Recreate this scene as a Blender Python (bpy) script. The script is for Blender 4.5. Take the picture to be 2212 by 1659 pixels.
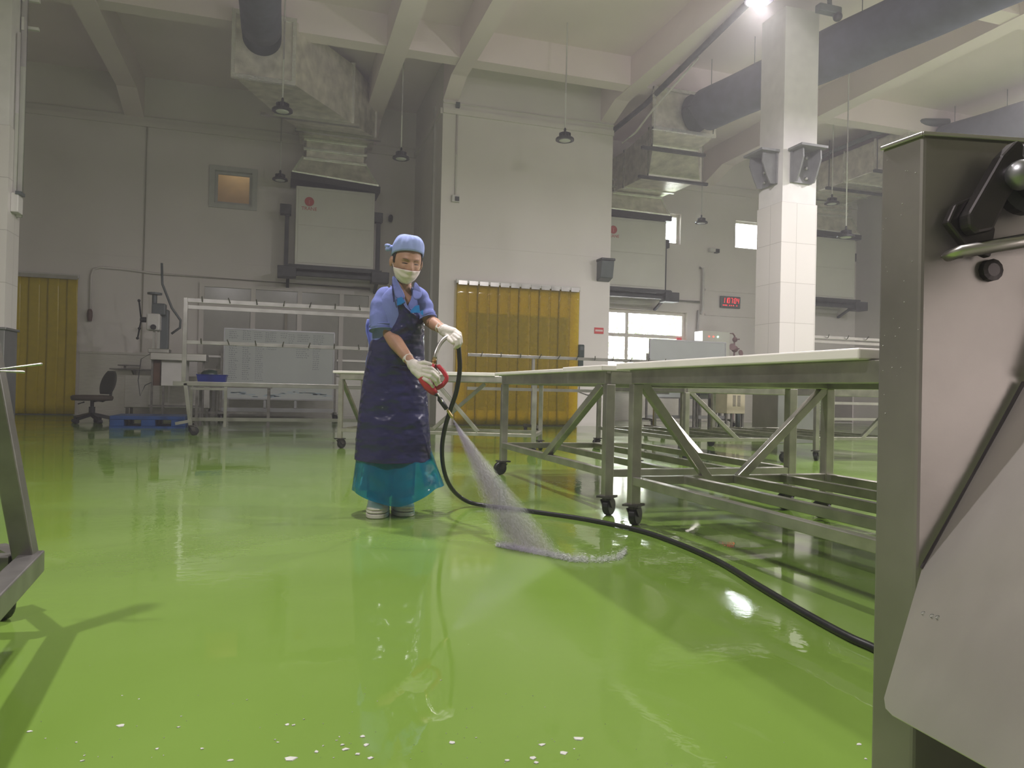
import bpy, math, random
from mathutils import Vector, Matrix, noise
random.seed(4)
for _o in list(bpy.data.objects):
    bpy.data.objects.remove(_o)
SC = bpy.context.scene
COL = SC.collection
PI = math.pi

# ------------------------------------------------------------------ camera, world, exposure
F_PX, W_PX, H_PX = 1600.0, 2212.0, 1659.0
YAW, PITCH, ROLL, CAM_H = 17.5, 0.5, 1.3, 0.72
ROT = (Matrix.Rotation(math.radians(-YAW), 3, 'Z') @ Matrix.Rotation(math.radians(90 + PITCH), 3, 'X')
       @ Matrix.Rotation(math.radians(ROLL), 3, 'Z'))
CAM = Vector((0, 0, CAM_H))
cd = bpy.data.cameras.new('camera')
cam = bpy.data.objects.new('camera', cd)
COL.objects.link(cam)
cd.sensor_fit = 'HORIZONTAL'
cd.sensor_width = 36
cd.lens = F_PX / W_PX * 36
cd.clip_start = 0.05
cd.clip_end = 300
cam.location = CAM
cam.rotation_euler = ROT.to_euler()
SC.camera = cam
SC.cycles.max_bounces = 6
SC.cycles.diffuse_bounces = 3
SC.cycles.glossy_bounces = 3
SC.cycles.use_adaptive_sampling = True
SC.cycles.adaptive_threshold = 0.06

SC.view_settings.view_transform = 'Standard'
SC.view_settings.look = 'None'
SC.view_settings.gamma = 1
SC.view_settings.use_curve_mapping = False
SC.view_settings.exposure = 0.0

world = bpy.data.worlds.new('overcast_sky')
SC.world = world
world.use_nodes = True
_bg = world.node_tree.nodes['Background']
_bg.inputs[0].default_value = (0.93, 0.96, 1.0, 1)
_bg.inputs[1].default_value = 40.0
LAMP_W = 200.0          # watts of one lit high-bay lamp


def ray(u, v):
    return ROT @ Vector(((u - W_PX / 2) / F_PX, -(v - H_PX / 2) / F_PX, -1.0))


def P(u, v, d):
    """world point seen at photo position (u, v), d metres along the view axis"""
    return CAM + ray(u, v) * d


def onz(u, v, z=0.0):
    r = ray(u, v)
    return CAM + r * ((z - CAM_H) / r.z)


def ony(u, v, y):
    r = ray(u, v)
    return CAM + r * (y / r.y)


V = Vector

# ------------------------------------------------------------------ materials
MATS = {}


def mat(name, col, rough=0.5, metal=0.0, var=0.08, scale=6.0, bump=0.0, bscale=40.0, spec=0.5,
        col2=None, coat=0.0, emit=None, estr=0.0, aniso=None, rvar=0.0, bdist=0.01, bdetail=4):
    """principled surface whose colour drifts with object-space noise"""
    m = bpy.data.materials.new(name)
    m.use_nodes = True
    nt = m.node_tree
    b = nt.nodes['Principled BSDF']
    tc = nt.nodes.new('ShaderNodeTexCoord')
    mp = nt.nodes.new('ShaderNodeMapping')
    if aniso:
        mp.inputs['Scale'].default_value = aniso
    nt.links.new(tc.outputs['Object'], mp.inputs['Vector'])
    n = nt.nodes.new('ShaderNodeTexNoise')
    n.inputs['Scale'].default_value = scale
    n.inputs['Detail'].default_value = 5
    nt.links.new(mp.outputs['Vector'], n.inputs['Vector'])
    r = nt.nodes.new('ShaderNodeValToRGB')
    c = V(col)
    a = c * (1 - var * 1.6)
    z = V(col2) if col2 else c * (1 + var)
    r.color_ramp.elements[0].color = (*a, 1)
    r.color_ramp.elements[1].color = (*[min(1, q) for q in z], 1)
    r.color_ramp.elements[0].position = 0.3
    r.color_ramp.elements[1].position = 0.7
    nt.links.new(n.outputs['Fac'], r.inputs['Fac'])
    nt.links.new(r.outputs['Color'], b.inputs['Base Color'])
    b.inputs['Roughness'].default_value = rough
    if rvar:
        mr = nt.nodes.new('ShaderNodeMapRange')
        mr.inputs['To Min'].default_value = max(0.02, rough - rvar)
        mr.inputs['To Max'].default_value = rough + rvar
        nt.links.new(n.outputs['Fac'], mr.inputs['Value'])
        nt.links.new(mr.outputs['Result'], b.inputs['Roughness'])
    b.inputs['Metallic'].default_value = metal
    b.inputs['Specular IOR Level'].default_value = spec
    b.inputs['Coat Weight'].default_value = coat
    b.inputs['Coat Roughness'].default_value = 0.08
    if emit:
        b.inputs['Emission Color'].default_value = (*emit, 1)
        b.inputs['Emission Strength'].default_value = estr
    if bump:
        n2 = nt.nodes.new('ShaderNodeTexNoise')
        n2.inputs['Scale'].default_value = bscale
        n2.inputs['Detail'].default_value = bdetail
        nt.links.new(mp.outputs['Vector'], n2.inputs['Vector'])
        bp = nt.nodes.new('ShaderNodeBump')
        bp.inputs['Strength'].default_value = bump
        bp.inputs['Distance'].default_value = bdist
        nt.links.new(n2.outputs['Fac'], bp.inputs['Height'])
        nt.links.new(bp.outputs['Normal'], b.inputs['Normal'])
    MATS[name] = m
    return m


def see_through(name, col, trans, clear=0.3, rough=0.1, gloss=0.12, scale=8.0):
    """thin plastic or glass: part clear (tinted), part milky, with a glossy skin"""
    m = bpy.data.materials.new(name)
    m.use_nodes = True
    nt = m.node_tree
    nt.nodes.remove(nt.nodes['Principled BSDF'])
    out = nt.nodes['Material Output']
    tr = nt.nodes.new('ShaderNodeBsdfTransparent')
    tr.inputs[0].default_value = (*trans, 1)
    di = nt.nodes.new('ShaderNodeBsdfDiffuse')
    tl = nt.nodes.new('ShaderNodeBsdfTranslucent')
    tc = nt.nodes.new('ShaderNodeTexCoord')
    n = nt.nodes.new('ShaderNodeTexNoise')
    n.inputs['Scale'].default_value = scale
    n.inputs['Detail'].default_value = 4
    nt.links.new(tc.outputs['Object'], n.inputs['Vector'])
    r = nt.nodes.new('ShaderNodeValToRGB')
    r.color_ramp.elements[0].color = (*[q * 0.85 for q in col], 1)
    r.color_ramp.elements[1].color = (*[min(1, q * 1.1) for q in col], 1)
    nt.links.new(n.outputs['Fac'], r.inputs['Fac'])
    nt.links.new(r.outputs['Color'], di.inputs[0])
    nt.links.new(r.outputs['Color'], tl.inputs[0])
    m1 = nt.nodes.new('ShaderNodeMixShader')
    m1.inputs[0].default_value = 0.3
    nt.links.new(di.outputs[0], m1.inputs[1])
    nt.links.new(tl.outputs[0], m1.inputs[2])
    m2 = nt.nodes.new('ShaderNodeMixShader')
    m2.inputs[0].default_value = clear
    nt.links.new(m1.outputs[0], m2.inputs[1])
    nt.links.new(tr.outputs[0], m2.inputs[2])
    gl = nt.nodes.new('ShaderNodeBsdfGlossy')
    gl.inputs['Roughness'].default_value = rough
    fr = nt.nodes.new('ShaderNodeFresnel')
    fr.inputs[0].default_value = 1.45
    m3 = nt.nodes.new('ShaderNodeMixShader')
    nt.links.new(fr.outputs[0], m3.inputs[0])
    nt.links.new(m2.outputs[0], m3.inputs[1])
    nt.links.new(gl.outputs[0], m3.inputs[2])
    nt.links.new(m3.outputs[0], out.inputs['Surface'])
    MATS[name] = m
    return m


def glow(name, col, strength):
    m = bpy.data.materials.new(name)
    m.use_nodes = True
    nt = m.node_tree
    nt.nodes.remove(nt.nodes['Principled BSDF'])
    e = nt.nodes.new('ShaderNodeEmission')
    e.inputs[0].default_value = (*col, 1)
    e.inputs[1].default_value = strength
    nt.links.new(e.outputs[0], nt.nodes['Material Output'].inputs['Surface'])
    MATS[name] = m
    return m


def floor_material():
    m = bpy.data.materials.new('wet_green_epoxy')
    m.use_nodes = True
    nt = m.node_tree
    N, L = nt.nodes, nt.links
    b = N['Principled BSDF']
    tc = N.new('ShaderNodeTexCoord')
    n = N.new('ShaderNodeTexNoise')
    n.inputs['Scale'].default_value = 0.9
    n.inputs['Detail'].default_value = 6
    n.inputs['Distortion'].default_value = 0.6
    L.new(tc.outputs['Object'], n.inputs['Vector'])
    r = N.new('ShaderNodeValToRGB')
    r.color_ramp.elements[0].color = (0.146, 0.250, 0.036, 1)
    r.color_ramp.elements[1].color = (0.178, 0.288, 0.054, 1)
    r.color_ramp.elements[0].position = 0.36
    r.color_ramp.elements[1].position = 0.72
    L.new(n.outputs['Fac'], r.inputs['Fac'])
    # pale worn streaks and patches
    mp = N.new('ShaderNodeMapping')
    mp.inputs['Rotation'].default_value = (0, 0, 0.5)
    mp.inputs['Scale'].default_value = (1.6, 0.5, 1)
    L.new(tc.outputs['Object'], mp.inputs['Vector'])
    w = N.new('ShaderNodeTexNoise')
    w.inputs['Scale'].default_value = 2.2
    w.inputs['Detail'].default_value = 8
    w.inputs['Distortion'].default_value = 1.6
    L.new(mp.outputs['Vector'], w.inputs['Vector'])
    wr = N.new('ShaderNodeMapRange')
    wr.inputs['From Min'].default_value = 0.62
    wr.inputs['From Max'].default_value = 0.80
    wr.inputs['To Max'].default_value = 0.45
    L.new(w.outputs['Fac'], wr.inputs['Value'])
    mx = N.new('ShaderNodeMix')
    mx.data_type = 'RGBA'
    L.new(wr.outputs['Result'], mx.inputs['Factor'])
    L.new(r.outputs['Color'], mx.inputs['A'])
    mx.inputs['B'].default_value = (0.27, 0.36, 0.14, 1)
    L.new(mx.outputs['Result'], b.inputs['Base Color'])
    rr = N.new('ShaderNodeMapRange')
    rr.inputs['From Min'].default_value = 0.40
    rr.inputs['From Max'].default_value = 0.62
    rr.inputs['To Min'].default_value = 0.02
    rr.inputs['To Max'].default_value = 0.17
    rn = N.new('ShaderNodeTexNoise')
    rn.inputs['Scale'].default_value = 1.1
    rn.inputs['Detail'].default_value = 4
    L.new(tc.outputs['Object'], rn.inputs['Vector'])
    L.new(rn.outputs['Fac'], rr.inputs['Value'])
    L.new(rr.outputs['Result'], b.inputs['Roughness'])
    b.inputs['IOR'].default_value = 1.5
    # a film of water: long ripples, and small choppy ones in patches
    n2 = N.new('ShaderNodeTexNoise')
    n2.inputs['Scale'].default_value = 1.5
    n2.inputs['Detail'].default_value = 3
    L.new(tc.outputs['Object'], n2.inputs['Vector'])
    n3 = N.new('ShaderNodeTexNoise')
    n3.inputs['Scale'].default_value = 16.0
    n3.inputs['Detail'].default_value = 2
    n3.inputs['Distortion'].default_value = 0.8
    L.new(tc.outputs['Object'], n3.inputs['Vector'])
    n4 = N.new('ShaderNodeTexNoise')
    n4.inputs['Scale'].default_value = 0.7
    L.new(tc.outputs['Object'], n4.inputs['Vector'])
    pr = N.new('ShaderNodeMapRange')
    pr.inputs['From Min'].default_value = 0.45
    pr.inputs['From Max'].default_value = 0.68
    pr.inputs['To Min'].default_value = 0.03
    pr.inputs['To Max'].default_value = 0.34
    L.new(n4.outputs['Fac'], pr.inputs['Value'])
    b1 = N.new('ShaderNodeBump')
    b1.inputs['Strength'].default_value = 0.035
    b1.inputs['Distance'].default_value = 0.05
    L.new(n2.outputs['Fac'], b1.inputs['Height'])
    b2 = N.new('ShaderNodeBump')
    b2.inputs['Distance'].default_value = 0.004
    L.new(pr.outputs['Result'], b2.inputs['Strength'])
    L.new(n3.outputs['Fac'], b2.inputs['Height'])
    L.new(b1.outputs['Normal'], b2.inputs['Normal'])
    L.new(b2.outputs['Normal'], b.inputs['Normal'])
    MATS['floor'] = m
    return m


M_FLOOR = floor_material()
M_WALL = mat('off_white_wall_paint', (0.77, 0.72, 0.685), 0.55, var=0.03, scale=0.8, bump=0.05, bscale=60)  # slight pink in the colour offsets the floor's green bounce light
M_CEIL = mat('pink_tinted_ceiling_paint', (0.92, 0.79, 0.82), 0.7, var=0.03, scale=0.7)  # pink put into the white paint to cancel green light bounced off the floor
M_PAINT = mat('white_painted_trim', (0.66, 0.635, 0.61), 0.45, var=0.04)
M_FRAMEG = mat('grey_white_window_frame', (0.52, 0.52, 0.49), 0.4, var=0.04)
M_REVEAL = mat('cream_window_reveal', (0.80, 0.74, 0.66), 0.5, var=0.03)
M_INNER = mat('dim_inner_room_paint', (0.40, 0.37, 0.31), 0.8, var=0.06)
M_STAIN = mat('brushed_stainless', (0.60, 0.58, 0.55), 0.32, 1.0, var=0.06, scale=5, aniso=(1, 1, 14), bump=0.03, rvar=0.06)
M_STEEL = mat('worn_table_steel', (0.52, 0.50, 0.45), 0.36, 0.9, var=0.16, scale=7, rvar=0.1, bump=0.05)
M_TROL = mat('scuffed_trolley_steel', (0.27, 0.26, 0.245), 0.4, 0.85, var=0.15, scale=9)
M_CAST = mat('grimy_caster_steel', (0.085, 0.08, 0.072), 0.5, 0.6, var=0.3, scale=20)
M_BRKT = mat('grey_painted_bracket', (0.20, 0.20, 0.205), 0.5, 0.2, var=0.1)
M_STEELD = mat('dull_dark_steel', (0.20, 0.19, 0.175), 0.45, 0.9, var=0.2, scale=9)
M_RACK = mat('bright_rack_steel', (0.50, 0.49, 0.46), 0.3, 1.0, var=0.08, scale=6, rvar=0.06)
M_CLAD = mat('matte_steel_cladding', (0.36, 0.36, 0.37), 0.38, 0.9, var=0.08, scale=3)
M_FOIL = mat('crinkled_foil_insulation', (0.78, 0.73, 0.66), 0.42, 0.45, var=0.15, scale=5, bump=0.9, bscale=9, rvar=0.12)
M_FOILT = mat('shiny_foil_tape', (0.86, 0.85, 0.82), 0.25, 0.7, var=0.1, scale=12, bump=0.7, bscale=30)
M_ACBOX = mat('cream_air_unit_panel', (0.68, 0.67, 0.60), 0.4, var=0.03, scale=2)
M_DARK = mat('dark_grey_painted_steel', (0.055, 0.056, 0.06), 0.5, 0.3, var=0.2)
M_BLACK = mat('black_plastic', (0.018, 0.018, 0.02), 0.4, var=0.2)
M_RUB = mat('black_rubber', (0.014, 0.015, 0.014), 0.38, var=0.25, scale=20)
M_FABDUCT = mat('dark_blue_duct_fabric', (0.085, 0.09, 0.135), 0.8, var=0.12, scale=4, bump=0.2, bscale=14)
M_BOARD = mat('white_cutting_board_plastic', (0.82, 0.78, 0.715), 0.4, var=0.05, scale=4)
M_WB = mat('whiteboard_face', (0.50, 0.525, 0.515), 0.25, var=0.03, scale=2)
M_INK = mat('blue_black_marker_ink', (0.10, 0.12, 0.16), 0.6, var=0.1)
M_SMUDGE = mat('pale_blue_marker_smudge', (0.38, 0.47, 0.53), 0.4, var=0.1)
M_CHAIR = mat('brown_chair_fabric', (0.060, 0.045, 0.030), 0.75, var=0.2, bump=0.2)
M_PALLET = mat('blue_pallet_plastic', (0.010, 0.055, 0.200), 0.45, var=0.15)
M_BIN = mat('bright_blue_bin_plastic', (0.012, 0.030, 0.28), 0.4, var=0.12)
M_RED = mat('red_sign_face', (0.62, 0.045, 0.04), 0.45, var=0.05)
M_LOGO = mat('red_maker_roundel', (0.50, 0.06, 0.05), 0.45, var=0.05)
M_WHITE = mat('white_print', (0.78, 0.77, 0.74), 0.5, var=0.03)
M_GUN = mat('red_gun_plastic', (0.52, 0.035, 0.05), 0.35, var=0.12, scale=20)
M_BRASS = mat('brass_fitting', (0.62, 0.48, 0.22), 0.28, 1.0, var=0.1)
M_SKIN = mat('tanned_skin', (0.42, 0.235, 0.150), 0.5, var=0.10, scale=14, spec=0.4)
M_BROW = mat('brown_eyebrow_hair', (0.17, 0.092, 0.062), 0.7, var=0.2, scale=60)
M_HAIR = mat('dark_hair', (0.020, 0.015, 0.012), 0.5, var=0.2, scale=40)
M_SHIRT = mat('periwinkle_cotton_shirt', (0.175, 0.215, 0.52), 0.85, var=0.10, scale=9, bump=0.25, bscale=26)
M_CAP = mat('pale_blue_cotton_cap', (0.32, 0.40, 0.74), 0.85, var=0.08, scale=9, bump=0.2, bscale=24)
M_APRON = mat('navy_vinyl_apron', (0.024, 0.025, 0.088), 0.22, var=0.15, scale=5, bump=0.55, bscale=11, rvar=0.06, bdist=0.03, bdetail=1.2, aniso=(1, 1, 2.0))
M_MASK = mat('white_paper_mask', (0.82, 0.70, 0.68), 0.8, var=0.04, scale=20)
M_GLOVE = mat('off_white_glove', (0.70, 0.65, 0.58), 0.6, var=0.12, scale=22, bump=0.3, bscale=40)
M_BOOT = mat('white_rubber_boot', (0.68, 0.66, 0.56), 0.4, var=0.08, scale=12)
M_TROUS = mat('pale_grey_blue_trousers', (0.30, 0.36, 0.44), 0.8, var=0.1)
M_STRAP = mat('bright_blue_plastic_film', (0.02, 0.22, 0.60), 0.25, var=0.12)
M_DISP = mat('dark_grey_dispenser_plastic', (0.10, 0.115, 0.12), 0.35, var=0.08)
M_PHONE = mat('dark_green_handset', (0.02, 0.045, 0.035), 0.35, var=0.1)
M_TAN = mat('beige_cabinet_paint', (0.62, 0.55, 0.38), 0.45, var=0.06)
M_PINK = mat('dusty_pink_valve_paint', (0.33, 0.19, 0.20), 0.5, var=0.1)
M_LAMPW = mat('frosted_lamp_lens', (0.72, 0.72, 0.72), 0.35, var=0.02)
M_BRICK = mat('greenish_stacked_sheet', (0.17, 0.21, 0.12), 0.7, var=0.2, scale=10)
M_SCRAP = mat('white_scraps', (0.55, 0.55, 0.49), 0.6, var=0.06)
M_LEAF = mat('bush_leaves', (0.10, 0.20, 0.035), 0.6, var=0.4, scale=3)
M_BARK = mat('brown_bark', (0.10, 0.07, 0.05), 0.8, var=0.2)
M_YARD = mat('pale_concrete_yard', (0.50, 0.49, 0.46), 0.8, var=0.08)
M_TILE = None
M_LIT = glow('lit_lamp_lens', (0.93, 0.95, 1.0), 60.0)
M_LED = glow('red_clock_segments', (1.0, 0.05, 0.06), 1.6)
M_LEDG = glow('green_indicator', (0.5, 1.0, 0.7), 4.0)
M_LEDR = glow('red_indicator', (1.0, 0.15, 0.1), 2.0)
M_STRIP = see_through('amber_pvc_strip', (0.86, 0.67, 0.006), (0.94, 0.82, 0.05), clear=0.70, rough=0.12)
M_STRIPO = see_through('amber_pvc_strip_dull', (0.86, 0.66, 0.008), (0.60, 0.44, 0.06), clear=0.15, rough=0.2)
M_SKIRT = see_through('blue_plastic_film', (0.004, 0.19, 0.36), (0.10, 0.62, 0.75), clear=0.34, rough=0.07)
M_GLASS = see_through('window_glass', (0.85, 0.87, 0.86), (0.97, 0.98, 0.97), clear=0.90, rough=0.02, scale=3)
M_DIRTY = see_through('streaked_window_glass', (0.72, 0.66, 0.58), (0.95, 0.94, 0.90), clear=0.62, rough=0.1, scale=5)


def tile_material():
    m = bpy.data.materials.new('white_wall_tile')
    m.use_nodes = True
    nt = m.node_tree
    N, L = nt.nodes, nt.links
    b = N['Principled BSDF']
    tc = N.new('ShaderNodeTexCoord')
    sep = N.new('ShaderNodeSeparateXYZ')
    L.new(tc.outputs['Object'], sep.inputs[0])
    ad = N.new('ShaderNodeMath')
    ad.operation = 'ADD'
    L.new(sep.outputs['X'], ad.inputs[0])
    L.new(sep.outputs['Y'], ad.inputs[1])
    cb = N.new('ShaderNodeCombineXYZ')
    L.new(ad.outputs[0], cb.inputs['X'])
    L.new(sep.outputs['Z'], cb.inputs['Y'])
    br = N.new('ShaderNodeTexBrick')
    br.offset = 0
    br.inputs['Color1'].default_value = (0.62, 0.585, 0.555, 1)
    br.inputs['Color2'].default_value = (0.65, 0.615, 0.58, 1)
    br.inputs['Mortar'].default_value = (0.42, 0.39, 0.36, 1)
    br.inputs['Scale'].default_value = 1.0
    br.inputs['Mortar Size'].default_value = 0.004
    br.inputs['Brick Width'].default_value = 0.36
    br.inputs['Row Height'].default_value = 0.62
    L.new(cb.outputs[0], br.inputs['Vector'])
    L.new(br.outputs['Color'], b.inputs['Base Color'])
    b.inputs['Roughness'].default_value = 0.3
    MATS['tile'] = m
    return m


M_TILE = tile_material()

# ------------------------------------------------------------------ mesh building


def basis(d, up=V((0, 0, 1))):
    d = d.normalized()
    if abs(d.dot(up)) > 0.98:
        up = V((1, 0, 0)) if abs(d.y) > 0.9 else V((0, 1, 0))
    x = d.cross(up).normalized()
    y = x.cross(d).normalized()
    return x, y


class MB:
    def __init__(s):
        s.v, s.f = [], []

    def add(s, vs, fs):
        o = len(s.v)
        s.v += [V(q) for q in vs]
        s.f += [tuple(i + o for i in f) for f in fs]
        return s

    def box(s, lo, hi):
        x0, y0, z0 = lo
        x1, y1, z1 = hi
        return s.add([(x0, y0, z0), (x1, y0, z0), (x1, y1, z0), (x0, y1, z0),
                      (x0, y0, z1), (x1, y0, z1), (x1, y1, z1), (x0, y1, z1)],
                     [(3, 2, 1, 0), (4, 5, 6, 7), (0, 1, 5, 4), (1, 2, 6, 5), (2, 3, 7, 6), (3, 0, 4, 7)])

    def hexa(s, a, b):
        """a, b: two quads (4 points each) joined into a closed solid"""
        return s.add(list(a) + list(b), [(3, 2, 1, 0), (4, 5, 6, 7), (0, 1, 5, 4), (1, 2, 6, 5), (2, 3, 7, 6), (3, 0, 4, 7)])

    def bar(s, p, q, w, h=None, up=V((0, 0, 1))):
        h = w if h is None else h
        p, q = V(p), V(q)
        x, y = basis(q - p, V(up))
        x, y = x * w / 2, y * h / 2
        return s.hexa([p - x - y, p + x - y, p + x + y, p - x + y], [q - x - y, q + x - y, q + x + y, q - x + y])

    def rings(s, rs, closed=True, caps=True):
        n = len(rs[0])
        o = len(s.v)
        for r in rs:
            s.v += [V(q) for q in r]
        m = n if closed else n - 1
        for i in range(len(rs) - 1):
            for j in range(m):
                a, b = o + i * n + j, o + i * n + (j + 1) % n
                s.f.append((a, b, b + n, a + n))
        if caps and closed:
            s.f.append(tuple(o + j for j in reversed(range(n))))
            s.f.append(tuple(o + (len(rs) - 1) * n + j for j in range(n)))
        return s

    def tube(s, pts, r, n=10, caps=True):
        pts = [V(p) for p in pts]
        rr = r if isinstance(r, (list, tuple)) else [r] * len(pts)
        rs = []
        px = None
        for i, p in enumerate(pts):
            d = (pts[min(i + 1, len(pts) - 1)] - pts[max(i - 1, 0)])
            d.normalize()
            if px is None:
                x, y = basis(d)
            else:
                x = (px - d * px.dot(d)).normalized()
                y = d.cross(x)
            px = x
            rs.append([p + (x * math.cos(t) + y * math.sin(t)) * rr[i] for t in [2 * PI * k / n for k in range(n)]])
        return s.rings(rs, True, caps)

    def capsule(s, a, b, ra, rb=None, n=12):
        rb = ra if rb is None else rb
        a, b = V(a), V(b)
        d = (b - a).normalized()
        pts, rad = [], []
        for k in range(5):
            t = PI / 2 * (1 - k / 4)
            pts.append(a - d * ra * math.sin(t))
            rad.append(max(ra * math.cos(t), ra * 0.02))
        for k in range(5):
            t = PI / 2 * k / 4
            pts.append(b + d * rb * math.sin(t))
            rad.append(max(rb * math.cos(t), rb * 0.02))
        return s.tube(pts, rad, n)

    def lathe(s, prof, o=(0, 0, 0), n=24, axis=V((0, 0, 1))):
        o = V(o)
        x, y = basis(V(axis), V((0, 1, 0.01)))
        a = V(axis).normalized()
        rs = [[o + a * z + (x * math.cos(t) + y * math.sin(t)) * max(r, 1e-4) for t in [2 * PI * k / n for k in range(n)]]
              for r, z in prof]
        return s.rings(rs)

    def prism(s, poly, d):
        poly = [V(p) for p in poly]
        d = V(d)
        n = len(poly)
        return s.add(poly + [p + d for p in poly],
                     [tuple(reversed(range(n))), tuple(range(n, 2 * n))] +
                     [(i, (i + 1) % n, n + (i + 1) % n, n + i) for i in range(n)])

    def sphere(s, c, r, n=14, m=9, sc=(1, 1, 1)):
        c = V(c)
        rs = []
        for i in range(m + 1):
            t = PI * i / m
            rs.append([c + V((math.sin(t) * math.cos(p) * sc[0], math.sin(t) * math.sin(p) * sc[1], -math.cos(t) * sc[2])) * r
                       for p in [2 * PI * k / n for k in range(n)]])
        return s.rings(rs)

    def wobble(s, amp, freq, seed=0.0):
        for q in s.v:
            q += noise.noise_vector(q * freq + V((seed, seed * 1.7, -seed))) * amp
        return s

    def build(s, name, m, parent=None, smooth=False, bevel=0.0, sub=0, solid=0.0, remesh=0.0, relax=0):
        org = root_loc(parent) if parent else None
        if org is None:
            xs = [q.x for q in s.v]
            ys = [q.y for q in s.v]
            zs = [q.z for q in s.v]
            org = V(((min(xs) + max(xs)) / 2, (min(ys) + max(ys)) / 2, min(zs)))
        me = bpy.data.meshes.new(name)
        me.from_pydata([tuple(q - org) for q in s.v], [], s.f)
        me.validate()
        me.update()
        import bmesh
        bm = bmesh.new()
        bm.from_mesh(me)
        bmesh.ops.recalc_face_normals(bm, faces=bm.faces)
        bm.to_mesh(me)
        bm.free()
        for m_ in (m if isinstance(m, (list, tuple)) else [m]):
            me.materials.append(m_)
        if smooth:
            for p in me.polygons:
                p.use_smooth = True
        o = bpy.data.objects.new(name, me)
        COL.objects.link(o)
        if parent:
            o.parent = parent
        else:
            o.location = org
        if remesh:
            k = o.modifiers.new('remesh', 'REMESH')
            k.mode = 'VOXEL'
            k.voxel_size = remesh
            k.use_smooth_shade = True
        if relax:
            k = o.modifiers.new('relax', 'SMOOTH')
            k.iterations = relax
            k.factor = 0.5
        if bevel:
            k = o.modifiers.new('bevel', 'BEVEL')
            k.width = bevel
            k.segments = 2
            k.limit_method = 'ANGLE'
        if sub:
            k = o.modifiers.new('sub', 'SUBSURF')
            k.levels = sub
            k.render_levels = sub
        if solid:
            k = o.modifiers.new('solid', 'SOLIDIFY')
            k.thickness = solid
            k.offset = 0
        return o


def root_loc(o):
    while o.parent:
        o = o.parent
    return V(o.location)


def tag(o, label, cat, group=None, kind=None):
    o['label'] = label
    o['category'] = cat
    if group:
        o['group'] = group
    if kind:
        o['kind'] = kind
    return o


def thing(name, label, cat, loc, group=None):
    o = bpy.data.objects.new(name, None)
    COL.objects.link(o)
    o.location = V(loc)
    o.empty_display_size = 0.1
    return tag(o, label, cat, group)


def struct(o, label=None):
    o['kind'] = 'structure'
    if label:
        o['label'] = label
    return o


def copy_tree(o, parent=None):
    c = o.copy()
    COL.objects.link(c)
    c.parent = parent
    for ch in [q for q in bpy.data.objects if q.parent == o and q != c]:
        copy_tree(ch, c)
    return c


def box(lo, hi):
    return MB().box(lo, hi)


# ------------------------------------------------------------------ setting
YB, YW = 14.5, 17.6                     # face of the projecting block, back wall
ZC = 7.3                                # slab
X0, X1, Y0 = -9.0, 18.0, -9.0

fl = struct(box((X0, Y0, -0.2), (X1, YW + 0.3, 0)).build('floor', M_FLOOR), 'wet lime green epoxy floor')
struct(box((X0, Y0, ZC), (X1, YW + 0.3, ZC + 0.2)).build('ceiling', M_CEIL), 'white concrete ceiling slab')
struct(box((X0 - 0.2, Y0, 0), (X0, YW, ZC)).build('wall_left', M_WALL))
struct(box((X1, Y0, 0), (X1 + 0.2, YW, ZC)).build('wall_right', M_WALL))
struct(box((X0, Y0 - 0.2, 0), (X1, Y0, ZC)).build('wall_front', M_WALL))


def wall_with_holes(name, y0, y1, x0, x1, z0, z1, holes, m):
    """wall slab between y0 and y1 with rectangular openings (xa, xb, za, zb)"""
    xs = sorted({x0, x1, *[h[0] for h in holes], *[h[1] for h in holes]})
    b = MB()
    for a, c in zip(xs[:-1], xs[1:]):
        hs = sorted([(h[2], h[3]) for h in holes if h[0] <= a and h[1] >= c])
        z = z0
        for p, q in hs:
            if p > z:
                b.box((a, y0, z), (c, y1, p))
            z = q
        if z < z1:
            b.box((a, y0, z), (c, y1, z1))
    return struct(b.build(name, m))


HOLES = [(-1.45, -0.67, 4.72, 5.45), (8.0, 10.45, 1.2, 2.92), (9.3, 10.2, 4.72, 5.55), (11.9, 12.85, 4.78, 5.55)]
wall_with_holes('wall_back', YW, YW + 0.3, X0, X1, 0, ZC, HOLES, M_WALL)
# low stainless wainscot along the back wall, one run per bay
for i, (a, c) in enumerate([(-4.0, 2.98), (6.75, 15.95)]):
    w = MB().box((a, YW - 0.012, 0.02), (c, YW, 1.30))
    w.box((a, YW - 0.05, 1.30), (c, YW, 1.345))
    struct(w.build('trim_%d' % (i + 1), M_STAIN), 'stainless wainscot at the foot of the back wall')
# projecting block with the curtained doorway
DX0, DX1, DZ0, DZ1 = 3.62, 5.82, 0.30, 2.28
b = MB()
b.box((3.0, YB, 0), (DX0, YB + 0.2, ZC))
b.box((DX1, YB, 0), (6.72, YB + 0.2, ZC))
b.box((DX0, YB, DZ1), (DX1, YB + 0.2, ZC))
b.box((DX0, YB, 0), (DX1, YB + 0.2, DZ0))
b.box((3.0, YB + 0.2, 0), (3.2, YW, ZC))
b.box((6.52, YB + 0.2, 0), (6.72, YW, ZC))
struct(b.build('wall_center', M_WALL), 'white projecting wall block with a curtained doorway')
struct(box((16.0, 12.5, 0), (X1, YW, ZC)).build('wall_annex', M_WALL))
struct(box((3.2, YB + 1.3, 0), (6.52, YB + 1.35, ZC)).build('doorway_shade_panel', mat('inner_room_shade_paint', (0.16, 0.15, 0.12), 0.7)), 'added dark panel putting shade into the room behind the curtained doorway')  # added panel, coloured dark so the doorway reads as shaded
struct(MB().box((2.955, 15.15, 0), (3.0, 15.25, 6.6)).build('trim_3', M_PAINT))

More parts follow.
